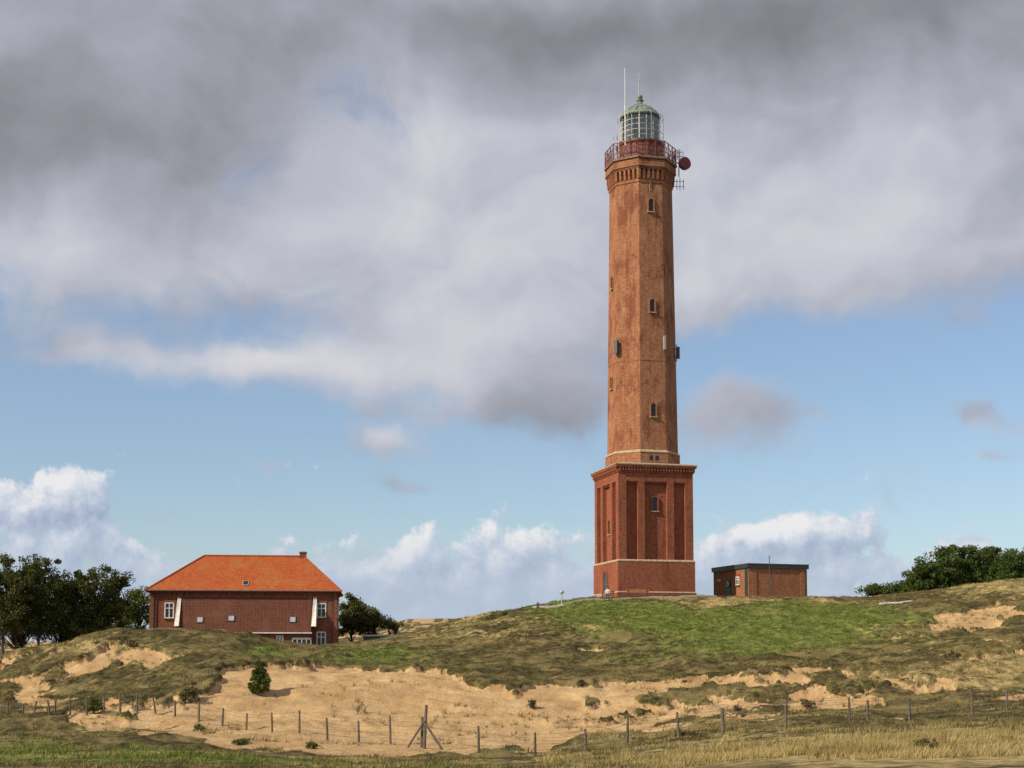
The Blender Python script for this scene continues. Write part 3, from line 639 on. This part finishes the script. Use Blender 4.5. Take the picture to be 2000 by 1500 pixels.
mb=MB(); mb.X=Matrix.Translation((-.16,4.55,1.75))@Matrix.Rotation(-math.pi/2,4,'Y'); mb.lathe([(.27,-.03),(.27,.03)],20,0,0); mb.lathe([(.19,.03),(.19,.04)],20,0,1); mb.obj('round_sign',SB,[M_white,M_green])
mb=MB(); mb.box(-.2,.0,6.48,6.72,2.1,2.4); mb.obj('wall_lamp',SB,M_offw)
px_=bear(1503.5,1160)*147.6; mz=gz(px_,147.6)
PL=empty('mast',(px_,147.6,mz),0,'thin grey metal mast beside the brick hut','mast')
mb=MB(); mb.tube((0,0,-.3),(0,0,elev(1087)*147.6-mz),.05,.04,n=8); mb.obj('pole',PL,M_dgrey)
mb=MB(); mb.box(-.12,.12,-.1,.1,elev(1089)*147.6-mz,elev(1085)*147.6-mz); mb.obj('cap',PL,M_grey)
# ---------------------------------------------------------------- terrace furniture
def bench(px,yd,L,rz,label,mat,grp='benches at the lighthouse terrace'):
    x=bear(px,1165)*yd; e=empty('bench',(x,yd,gz(x,yd)),rz,label,'bench',grp)
    mb=MB()
    for k in range(3): mb.box(-L/2,L/2,-.22+.16*k,-.09+.16*k,.43,.47)
    mb.obj('seat',e,mat,bevel=.01); mb=MB()
    for k in range(2): mb.box(-L/2,L/2,.24,.275,.56+.17*k,.69+.17*k)
    mb.obj('backrest',e,mat,bevel=.01)
    for s_ in(-1,1):
        mb=MB(); mb.box(s_*(L/2-.2)-.04,s_*(L/2-.2)+.04,-.2,.2,-.1,.428); mb.box(s_*(L/2-.2)-.04,s_*(L/2-.2)+.04,.2,.238,.3,.88); mb.obj('leg',e,M_dgrey)
    return e
bench(1246,146.6,2.4,.1,'long orange-brown wooden bench before the brick plinth',M_bench)
be=bench(1187,145.6,1.5,-.1,'wooden bench with a seated visitor',M_bench)
def person(loc,rz,label,shirt):
    me=D.meshes.new('person'); 
    vs=[(0,0,.52),(0,.02,.72),(0,.03,.93),(0,.02,1.05),(0,-.01,1.17),(0,-.02,1.28),
        (-.19,.02,.96),(-.25,-.05,.72),(-.17,-.25,.60),(.19,.02,.96),(.25,-.05,.72),(.17,-.25,.60),
        (-.10,-.04,.52),(-.12,-.44,.53),(-.12,-.46,.10),(-.12,-.58,.04),(.10,-.04,.52),(.12,-.44,.53),(.12,-.46,.10),(.12,-.58,.04)]
    es=[(0,1),(1,2),(2,3),(3,4),(4,5),(2,6),(6,7),(7,8),(2,9),(9,10),(10,11),(0,12),(12,13),(13,14),(14,15),(0,16),(16,17),(17,18),(18,19)]
    rs=[.14,.14,.13,.055,.10,.085,.065,.05,.035,.065,.05,.035,.095,.07,.045,.04,.095,.07,.045,.04]
    me.from_pydata(vs,es,[]); o=D.objects.new('person',me); C.objects.link(o)
    sk=o.modifiers.new('s','SKIN'); 
    if not me.skin_vertices: 
        bpy.context.view_layer.objects.active=o
    for i,r in enumerate(rs): me.skin_vertices[0].data[i].radius=(r,r)
    me.skin_vertices[0].data[0].use_root=True
    sb=o.modifiers.new('u','SUBSURF'); sb.levels=1; sb.render_levels=1
    dg=bpy.context.evaluated_depsgraph_get(); nm=D.meshes.new_from_object(o.evaluated_get(dg)); D.objects.remove(o)
    for mt in(shirt,plain('trousers',(.03,.035,.06)),plain('skin',(.45,.26,.18),.5,0,.08)): nm.materials.append(mt)
    for p in nm.polygons: p.material_index=2 if p.center.z>1.04 or (p.center.y<-.2 and p.center.z>.57) else (0 if p.center.z>.56 else 1); p.use_smooth=True
    po=D.objects.new('person',nm); C.objects.link(po); po.location=loc; po.rotation_euler=(0,0,rz); po['label']=label; po['category']='person'
    mb=MB(); mb.X=Matrix.Translation((0,.01,1.26)); mb.lathe([(.10,-.06),(.108,.0),(.09,.07),(.04,.11),(.01,.115)],12); mb.obj('hair',po,M_bark,True)
person(be.location,-.1,'visitor in a white jacket sitting on a wooden bench',M_offw)
def fit(px,yd): 
    x=bear(px,1170)*yd; return x,gz(x,yd)
x,z=fit(1097,146); T=empty('viewing_telescope',(x,146,z),.4,'grey coin telescope on a slim post','telescope')
mb=MB(); mb.lathe([(.18,-.2),(.18,.05),(.06,.08),(.05,1.05),(.09,1.1)],12); mb.obj('post',T,M_grey)
mb=MB(); mb.lathe([(.02,1.1),(.15,1.15),(.17,1.3),(.12,1.45),(.03,1.48)],12); mb.tube((-.22,0,1.34),(.24,0,1.3),.08,.1,n=12); mb.obj('telescope_head',T,M_grey,True)
x,z=fit(1050,146); T=empty('bollard',(x,146,z),0,'short dark wooden bollard on the dune edge','bollard')
mb=MB(); mb.lathe([(.11,-.3),(.11,.68),(.07,.78)],10); mb.obj('post',T,M_dgrey)
mb=MB(); xs=[]
for i,px in enumerate(range(1040,1402,12)):
    yd=145.3 if px>1100 else 145.3+(1100-px)*.03; x,z=fit(px,yd); xs.append((x,yd,z))
o0=Vector(xs[0]); TW=empty('terrace_wall',o0,0,'low pale stone edging along the terrace','wall')
for a_,b_ in zip(xs,xs[1:]):
    a_=Vector(a_)-o0; b_=Vector(b_)-o0; jj=random.uniform(.0,.07)
    mb.add([(a_.x,a_.y,a_.z-.5),(b_.x,b_.y,b_.z-.5),(b_.x,b_.y,b_.z+.12+jj),(a_.x,a_.y,a_.z+.12+jj),(a_.x,a_.y+.3,a_.z-.5),(b_.x,b_.y+.3,b_.z-.5),(b_.x,b_.y+.3,b_.z+.12+jj),(a_.x,a_.y+.3,a_.z+.12+jj)],
           [(0,1,2,3),(5,4,7,6),(3,2,6,7)])
mb.obj('coping',TW,M_conc)
# ---------------------------------------------------------------- fence
posts=[(15,1392,22),(45,1393,24),(66,1396,24),(98,1395,27),(107,1395,29),(137,1397,30),(170,1397,34),(203,1395,36),(235,1392,38),(268,1393,40),(305,1394,33),(342,1400,31),(388,1408,36),(434,1417,34),(481,1425,34),(532,1431,38),(585,1432,45),(640,1447,44),(701,1449,42),(763,1453,56),(828,1465,84),(935,1473,52),(1045,1480,46),(1145,1468,42),(1225,1455,53),(1326,1440,50),(1413,1432,52),(1535,1423,56),(1660,1412,48),(1695,1408,40),(1777,1407,47),(1900,1397,50),(1967,1388,38),(2060,1380,42),(-40,1392,22)]
posts.sort()
pp=[]
for px,v,h in posts:
    x,y,z=ground_at(px,v); pp.append([x,y,z,h,px])
ysm=np.array([p[1] for p in pp]); ysm=np.convolve(np.pad(ysm,2,mode='edge'),[.15,.2,.3,.2,.15],'valid')
for i,p in enumerate(pp):
    y=.7*p[1]+.3*ysm[i]; u=p[0]/p[1]; p[0],p[1]=u*y,y; p[2]=gz(u*y,y)
f0=Vector(pp[0][:3]); FE=empty('fence',f0,0,'weathered wooden post and wire fence across the dunes','fence')
tops=[]
for x,y,z,h,px in pp:
    H=min(max(h*y/F,.75),2.3); r=.058 if px not in(828,1413) else .08
    l=Vector((random.uniform(-.06,.06),random.uniform(-.05,.05),0))*H
    if px in(305,66,98): l=Vector((-.22*H,0,0)) if px!=66 else Vector((.15,0,0))
    b0=Vector((x,y,z))-f0; mb=MB(); mb.tube(b0-Vector((0,0,.3)),b0+l*.5+Vector((0,0,H*.5)),r*1.1,r,n=7); mb.tube(b0+l*.5+Vector((0,0,H*.5)),b0+l+Vector((0,0,H)),r,r*.85,n=7)
    mb.obj('post',FE,M_wood); tops.append((b0,l,H))
    if px==828:
        for dx,dy in((-.85,.2),(.95,-.2)):
            bx=x+dx; zz=gz(bx,y+dy); mb=MB(); mb.tube(Vector((bx,y+dy,zz-.15))-f0,b0+Vector((0,0,H*.62)),.055,.05,n=6); mb.obj('brace',FE,M_wood)
        mb=MB(); bb=b0+Vector((-.14,.2,0)); mb.tube(bb-Vector((0,0,.3)),bb+Vector((.05,0,H*.72)),.06,n=7); mb.obj('post',FE,M_wood)
mb=MB()
for (a_,la,ha),(b_,lb,hb_) in zip(tops,tops[1:]):
    for t in(.25,.5,.75,.93):
        p=a_+la*t+Vector((0,0,min(ha,1.3)*t)); q_=b_+lb*t+Vector((0,0,min(hb_,1.3)*t)); mid=p.lerp(q_,.5)-Vector((0,0,.04))
        mb.tube(p,mid,.006,n=3); mb.tube(mid,q_,.006,n=3)
mb.obj('wire',FE,M_dgrey)
# ---------------------------------------------------------------- trees
def tree(name,loc,lobes,ncl,nleaf,leaf,mat,seed,label,cat,trunk_r=.16,stems=1,cr=.55,group=None):
    """lobes: (dx,dy,z,rx,ry,rz) crown masses relative to the foot"""
    r=np.random.default_rng(seed); e=empty(name,loc,0,label,cat,group)
    L=np.array(lobes); vol=L[:,3]*L[:,5]; pick=r.choice(len(L),ncl,p=vol/vol.sum())
    d=r.normal(size=(ncl,3)); d/=np.linalg.norm(d,axis=1)[:,None]; rad=(.15+.9*r.random(ncl)**.55)[:,None]
    d[:,2]=np.where(d[:,2]<-.85,-d[:,2],d[:,2])
    cc=L[pick,:3]+d*rad*L[pick,3:]; cc[:,2]=np.maximum(cc[:,2],.15)
    mb=MB(); zc=float(np.average(L[:,2],weights=vol)); xc=float(np.average(L[:,0],weights=vol))
    for s in range(stems):
        a=2*math.pi*s/max(stems,1)+.4; b0=Vector((.25*math.cos(a)*(stems>1),.25*math.sin(a)*(stems>1),-.3)); sub=cc[s::stems]
        k=[b0]; tp=Vector((xc+.5*math.cos(a)*(stems>1),.4*math.sin(a),zc*1.05))
        for t in(.3,.6,1.): k.append(b0.lerp(tp,t)+Vector((r.normal()*.12,r.normal()*.12,0)))
        rr=[trunk_r,trunk_r*.8,trunk_r*.6,trunk_r*.3]
        for i in range(3): mb.tube(k[i],k[i+1],rr[i],rr[i+1],n=7)
        for c in sub[::1 if len(sub)<60 else 2]:
            c=Vector(c); t=min(.95,max(.25,(c.z/zc)*.55*r.uniform(.7,1.1))); j=min(2,int(t*3)); p=k[j].lerp(k[j+1],t*3-j)
            md=p.lerp(c,.5)+Vector((r.normal()*.12,r.normal()*.12,.12*(c-p).length)); q0=trunk_r*.32
            mb.tube(p,md,q0,q0*.6,n=4); mb.tube(md,c,q0*.6,q0*.2,n=4)
            for _ in range(2):
                e2=c+Vector(tuple(r.normal(size=3)*cr*.7)); mb.tube(md.lerp(c,.7),e2,q0*.25,q0*.1,n=3)
    mb.obj('trunk',e,M_bark)
    n=ncl*nleaf; cen=np.repeat(cc,nleaf,0); sz=np.repeat(cr*(.45+.85*r.random(ncl)),nleaf)[:,None]
    o=r.normal(size=(n,3)); o/=np.linalg.norm(o,axis=1)[:,None]; cen=cen+o*(r.random((n,1))**.5)*sz*np.array([1.1,1.1,.85])
    t=r.normal(size=(n,3)); t/=np.linalg.norm(t,axis=1)[:,None]; b=np.cross(t,r.normal(size=(n,3))); b/=np.linalg.norm(b,axis=1)[:,None]
    s=leaf*(.6+.8*r.random((n,1))); V=np.stack([cen-t*s,cen-b*s*.5,cen+t*s,cen+b*s*.5],1).reshape(-1,3)
    npmesh('crown',V,4,mat,e); return e
def tl(px,yd): x=bear(px,1250)*yd; return (x,yd,gz(x,yd))
g='wind-shaped trees at the dune foot'
def T(px,yd,spec,ncl,nleaf,seed,label,mat=M_leafD,name='tree',cat='tree',leaf=.13,tr=.15,stems=1,cr=.66,group=g):
    """spec lobes given as (bearing, skyline height, half-width m, half-height m)"""
    loc=tl(px,yd); lob=[]
    for (p_,v_,rx,rz) in spec:
        lob.append((bear(p_,v_)*yd-loc[0],random.uniform(-.8,.8),elev(v_)*yd-loc[2],rx,rx*.9,rz))
    return tree(name,loc,lob,ncl,nleaf,leaf,mat,seed,label,cat,tr,stems,cr,group)
T(8,136,[(15,1120,2.3,1.6),(-25,1150,2.3,1.8),(35,1165,2.3,1.8),(0,1205,2.5,1.6)],165,95,1,'dark broadleaf tree with full crown')
T(75,139,[(80,1115,2.1,1.4),(50,1150,2.1,1.8),(95,1165,2.2,1.9),(70,1210,2.5,1.7)],165,95,2,'dark broadleaf tree with dense rounded crown')
T(140,141,[(150,1148,1.8,1.4),(125,1180,2.1,1.7),(155,1215,2.2,1.7)],130,95,3,'dark broadleaf tree with uneven crown')
T(200,142,[(208,1128,2.1,1.0),(232,1142,1.3,1.1),(180,1158,2.,1.6),(212,1182,2.,1.7),(195,1215,2.2,1.5)],165,95,4,'dark tree with wind-shaped spreading top')
T(45,147,[(45,1200,3.2,2.2),(10,1225,3.,2.)],110,90,5,'dark low tree in the grove',stems=2)
T(-90,138,[(-90,1120,2.6,2.2),(-60,1180,2.6,2.2)],70,80,6,'dark broadleaf tree at the grove edge')
T(110,150,[(110,1220,3.,1.9),(165,1228,3.,1.8)],110,90,7,'dark low tree in the grove',stems=2)
T(268,170,[(272,1180,1.8,1.8),(252,1200,1.8,1.7),(285,1210,1.7,1.7)],95,100,8,'light green tree behind the brick house',mat=M_leafG)
T(235,165,[(235,1225,2.2,.9)],40,90,18,'low green bush behind the brick house',mat=M_leafG,stems=3,name='shrub',cat='shrub')
g='windswept trees beside the house'
T(688,163,[(684,1186,1.7,1.4),(706,1203,1.7,1.3),(678,1220,1.7,1.4)],95,90,9,'dark windswept tree beside the house',group=g)
T(735,164,[(731,1206,1.6,.9),(712,1226,1.5,1.),(748,1216,1.1,.6)],60,85,10,'small windswept tree with flat top',group=g)
T(765,166,[(768,1222,1.,.5)],14,70,11,'small windswept bush beside the shed',group=g,name='shrub',cat='shrub',stems=2)
g='dense dark bushes on the dune top'
for i,(px,sp,nc) in enumerate([(1835,[(1832,1112,2.6,2.2),(1808,1132,2.3,1.7),(1840,1142,3.2,1.6)],190),(1885,[(1885,1106,3.,2.3),(1865,1098,2.0,1.5),(1885,1135,3.4,1.8)],210),(1945,[(1942,1108,3.2,2.2),(1945,1134,3.4,1.8)],190),(2000,[(2000,1112,3.2,2.2),(2000,1130,3.4,1.8)],170),(2080,[(2075,1115,3.6,2.4)],90),(1780,[(1780,1146,2.0,1.0),(1752,1153,1.8,.6)],60),(1715,[(1712,1153,1.8,.5)],28)]):
    T(px,160+(i%3)*2,sp,nc,110,30+i,'dense dark green rounded bush on the dune' if i<5 else 'low dark green bush on the dune crest',mat=M_leafB,name='shrub',cat='shrub',leaf=.13,tr=.05,stems=4,cr=.62,group=g)
g='scattered shrubs on the sand'
def S(px,v,w,h,nc,nl,seed,label,mat,leaf=.07,cr=.2):
    x,y,z=ground_at(px,v); w=w*y/F/2; h=h*y/F
    tree('shrub',(x,y,z),[(0,0,h*.3,w,w,h*.32),(.05*w,0,h*.62,w*.6,w*.6,h*.34)],nc,nl,leaf,mat,seed,label,'shrub',.03,3,cr,g)
S(507,1355,42,66,90,75,50,'upright green bush on bare sand',M_leafG)
S(372,1374,42,44,40,30,51,'thin greyish green bush at the sand edge',M_twig)
S(187,1393,32,32,30,45,52,'small round green bush by the fence',M_leafG)
S(702,1393,32,36,16,12,53,'nearly leafless dry bush on sand',M_twig,leaf=.04)
for i,(px,v,w,h,mt) in enumerate([(385,1429,40,12,M_leafG),(468,1455,36,7,M_leafG),(1040,1385,14,16,M_twig),(1575,1385,40,26,M_twig),(1860,1290,36,20,M_twig),(1800,1465,44,18,M_twig),(610,1462,24,8,M_leafG),(100,1335,26,12,M_twig),(255,1265,30,12,M_twig),(1440,1395,14,12,M_twig),(240,1250,26,8,M_leafG),(960,1210,22,10,M_leafG),(985,1201,16,7,M_leafG),(1135,1341,18,12,M_twig)]):
    S(px,v,w,h,12,30,60+i,'low green shrub on the dune' if mt is not M_twig else 'low dry shrub on the dune',mt,.06,.16)
x,y,z=ground_at(1745,1182); DW=empty('driftwood',(x,y,z),.1,'bleached fallen branch lying on the grass','driftwood')
mb=MB(); pts=[Vector((-1.4,0,.05)),Vector((-.5,.1,.14)),Vector((.5,0,.18)),Vector((1.3,.1,.30)),Vector((2.0,0,.40))]
for i in range(4): mb.tube(pts[i],pts[i+1],.12-.015*i,.10-.015*i,n=7)
mb.tube(pts[1],pts[1]+Vector((-.5,-.2,.3)),.05,.02); mb.tube(pts[2],pts[2]+Vector((.7,-.3,-.05)),.05,.02); mb.tube(pts[1],pts[1]+Vector((.9,-.3,0)),.06,.03)
mb.obj('branch',DW,M_offw)
# ---------------------------------------------------------------- sky
SEL=math.radians(36); SAZ=math.radians(241)
W=D.worlds.new('World'); sc.world=W; W.use_nodes=True; nt=NT(W.node_tree); nt.n.clear()
W.cycles.sampling_method='MANUAL'; W.cycles.sample_map_resolution=256
out=nt.n.new('ShaderNodeOutputWorld')
sky=nt.n.new('ShaderNodeTexSky'); sky.sky_type='NISHITA'; sky.sun_disc=False; sky.sun_elevation=SEL; sky.sun_rotation=SAZ; sky.air_density=1.0; sky.dust_density=.8; sky.ozone_density=1.6
tc=nt.n.new('ShaderNodeTexCoord').outputs['Generated']; sx=nt.n.new('ShaderNodeSeparateXYZ'); nt.l.new(nt.vm('NORMALIZE',tc),sx.inputs[0])
az=nt.m('ARCTAN2',sx.outputs[0],sx.outputs[1]); el=nt.m('ARCSINE',sx.outputs[2])
cb=nt.n.new('ShaderNodeCombineXYZ'); nt.l.new(az,cb.inputs[0]); nt.l.new(el,cb.inputs[1]); PP=cb.outputs[0]
def ctr(px,v):
    x=bear(px,v); z=elev(v); return (math.atan(x),math.atan(z/math.hypot(1,x)),0)
def blobs(P,lst,acc=0.0):
    for px,v,a_,b_,amp in lst:
        d=nt.vm('MULTIPLY',nt.vm('SUBTRACT',P,ctr(px,v)),(F/a_,F/b_,0)); e=nt.m('EXPONENT',nt.m('MULTIPLY',nt.vm('DOT_PRODUCT',d,d),-1.))
        acc=nt.m('MULTIPLY_ADD',e,amp,acc)
    return acc
def n2(vec,scale,detail=4,rough=.55,col=False): return nt.noise(vec,scale,detail,rough,0,col,'2D')
wc=n2(PP,7,4,.55,True); Pw=nt.vm('ADD',PP,nt.vm('MULTIPLY',nt.vm('SUBTRACT',wc,(.5,.5,.5)),(.10,.07,0)))
elv=lambda v:ctr(1000,v)[1]
spw=nt.n.new('ShaderNodeSeparateXYZ'); nt.l.new(Pw,spw.inputs[0])
cov=nt.ss(spw.outputs[1],elv(800),elv(430))
cov=blobs(Pw,[(780,705,310,85,.70),(430,725,270,42,.62),(150,700,160,34,.38),(1020,620,230,110,.5),(760,800,200,34,.45),(230,615,170,34,-.08),(1800,680,330,55,-.28),(1400,560,230,60,.28),(740,215,130,60,-.36),(460,330,90,40,-.22),
 (1070,830,125,80,.66),(1430,825,100,70,.74),(745,880,75,44,.85),(790,958,85,26,.66),(1960,835,95,38,.68),(1160,900,60,24,.4),(1920,640,70,44,.36),(1130,750,110,55,.35),(310,1010,50,12,.36),(1960,925,40,14,.36),(540,930,30,22,.35),(1340,790,50,34,.35),(1560,840,40,14,.32)],cov)
f1=n2(nt.vm('MULTIPLY',Pw,(1,1.3,1)),9,8,.58)
a1=nt.ss(nt.m('MULTIPLY_ADD',nt.m('SUBTRACT',f1,.5),1.3,cov),.16,.86)
br=blobs(Pw,[(60,270,480,140,-.38),(1750,40,600,110,-.42),(400,40,500,90,-.16),(930,250,200,75,.22),(820,430,450,150,.26),(1550,440,420,150,.24),(120,480,320,90,.20),(600,715,400,60,.28),(950,640,220,60,.16),(820,805,160,26,-.08),(1070,845,120,75,-.18),(1430,835,100,66,-.18),(735,865,60,30,.24),(800,968,80,26,-.14),(1960,840,100,40,-.12),(1150,180,150,90,-.06),(1000,40,300,70,-.18),(1300,300,200,100,.08)],.56)
f2=n2(nt.vm('MULTIPLY',Pw,(1,1.4,1)),8,5,.48); f2b=n2(nt.vm('MULTIPLY',nt.vm('ADD',Pw,(-.016,.018,0)),(1,1.4,1)),8,5,.48)
f3=n2(PP,4.2,3,.5)
br=nt.m('ADD',br,nt.m('MULTIPLY',nt.m('SUBTRACT',f2,f2b),.65)); br=nt.m('MULTIPLY_ADD',nt.m('SUBTRACT',f3,.5),.22,br)
br=nt.m('MULTIPLY_ADD',nt.m('SUBTRACT',f1,.5),.15,br)
c1=nt.ramp(br,[(0,srgb(119,119,124)),(.25,srgb(146,145,151)),(.5,srgb(171,172,183)),(.75,srgb(198,199,208)),(1,srgb(221,219,221))])
CL=[(40,985,95,62,.9),(150,960,62,48,.8),(225,1060,80,42,.6),(90,1070,150,40,.55),(590,1062,80,32,.6),(820,1075,80,45,.65),(1030,1058,115,50,.9),(940,1130,330,48,.55),(1500,1045,130,50,.55),(1650,1035,160,46,.55),(1900,1078,85,34,.55),(1550,1115,380,42,.5),(400,1125,300,38,.5),(1000,1200,2500,72,.68)]
wp=nt.vm('MULTIPLY',nt.vm('SUBTRACT',n2(PP,40,4,.6,True),(.5,.5,.5)),(.02,.02,0))
def dens(P):
    n=n2(P,19,8,.66); v=nt.n.new('ShaderNodeTexVoronoi'); v.voronoi_dimensions='2D'; v.feature='F1'; v.inputs['Scale'].default_value=48
    nt.l.new(nt.vm('ADD',P,wp),v.inputs['Vector'])
    b=blobs(P,CL); b=nt.m('MULTIPLY_ADD',nt.m('SUBTRACT',n,.5),1.8,b); return nt.m('MULTIPLY_ADD',nt.m('SUBTRACT',.42,v.outputs['Distance']),.32,b)
d0=dens(PP); dL=dens(nt.vm('ADD',PP,(-.006,.009,0)))
a2=nt.m('MULTIPLY',nt.ss(d0,.32,.60),nt.ss(el,elv(820),elv(920)))
lit=nt.m('MULTIPLY_ADD',nt.m('SUBTRACT',d0,dL),1.1,.38)
lit=blobs(PP,[(60,950,120,50,.12),(1030,1035,120,25,.35),(830,1045,60,18,.2),(940,1140,330,30,-.1),(1500,1030,150,30,.08)],lit)
c2=nt.ramp(lit,[(0,srgb(160,172,196)),(.35,srgb(183,194,214)),(.65,srgb(209,214,226)),(1,srgb(240,238,238))])
hz_=nt.ss(el,elv(1195),elv(1010),.8,0.)
c2=nt.mix(hz_,c2,srgb(180,194,215))
skc=nt.mix(1,sky.outputs[0],(.94,1.0,1.06),'MULTIPLY')
skc=nt.mix(.12,skc,(5.0,5.5,6.4))
b0=nt.n.new('ShaderNodeBackground'); nt.l.new(skc,b0.inputs[0]); b0.inputs[1].default_value=.118
b1=nt.n.new('ShaderNodeBackground'); nt.l.new(c1,b1.inputs[0])
b2=nt.n.new('ShaderNodeBackground'); nt.l.new(c2,b2.inputs[0])
m1=nt.n.new('ShaderNodeMixShader'); nt.l.new(nt.m('MULTIPLY',a1,.93),m1.inputs[0]); nt.l.new(b0.outputs[0],m1.inputs[1]); nt.l.new(b1.outputs[0],m1.inputs[2])
m2=nt.n.new('ShaderNodeMixShader'); nt.l.new(nt.m('MULTIPLY',a2,.90),m2.inputs[0]); nt.l.new(m1.outputs[0],m2.inputs[1]); nt.l.new(b2.outputs[0],m2.inputs[2])
nt.l.new(m2.outputs[0],out.inputs[0])
L=D.lights.new('sun','SUN'); L.energy=4.9; L.angle=math.radians(.5); L.color=(1,.90,.75); lo=D.objects.new('sun',L); C.objects.link(lo)
sv=Vector((math.sin(SAZ)*math.cos(SEL),math.cos(SAZ)*math.cos(SEL),math.sin(SEL))); lo.rotation_euler=sv.to_track_quat('Z','Y').to_euler(); lo.location=(0,0,80)
# ---------------------------------------------------------------- camera
cam=D.cameras.new('camera'); co=D.objects.new('camera',cam); C.objects.link(co); cam.sensor_width=36; cam.lens=F/2000*36; cam.shift_y=(Y0-750)/2000
cam.clip_start=.1; cam.clip_end=12000; co.location=(0,0,0); co.rotation_euler=(math.pi/2+TH,0,0); sc.camera=co
sc.view_settings.view_transform='Standard'; sc.view_settings.look='None'; sc.view_settings.exposure=0
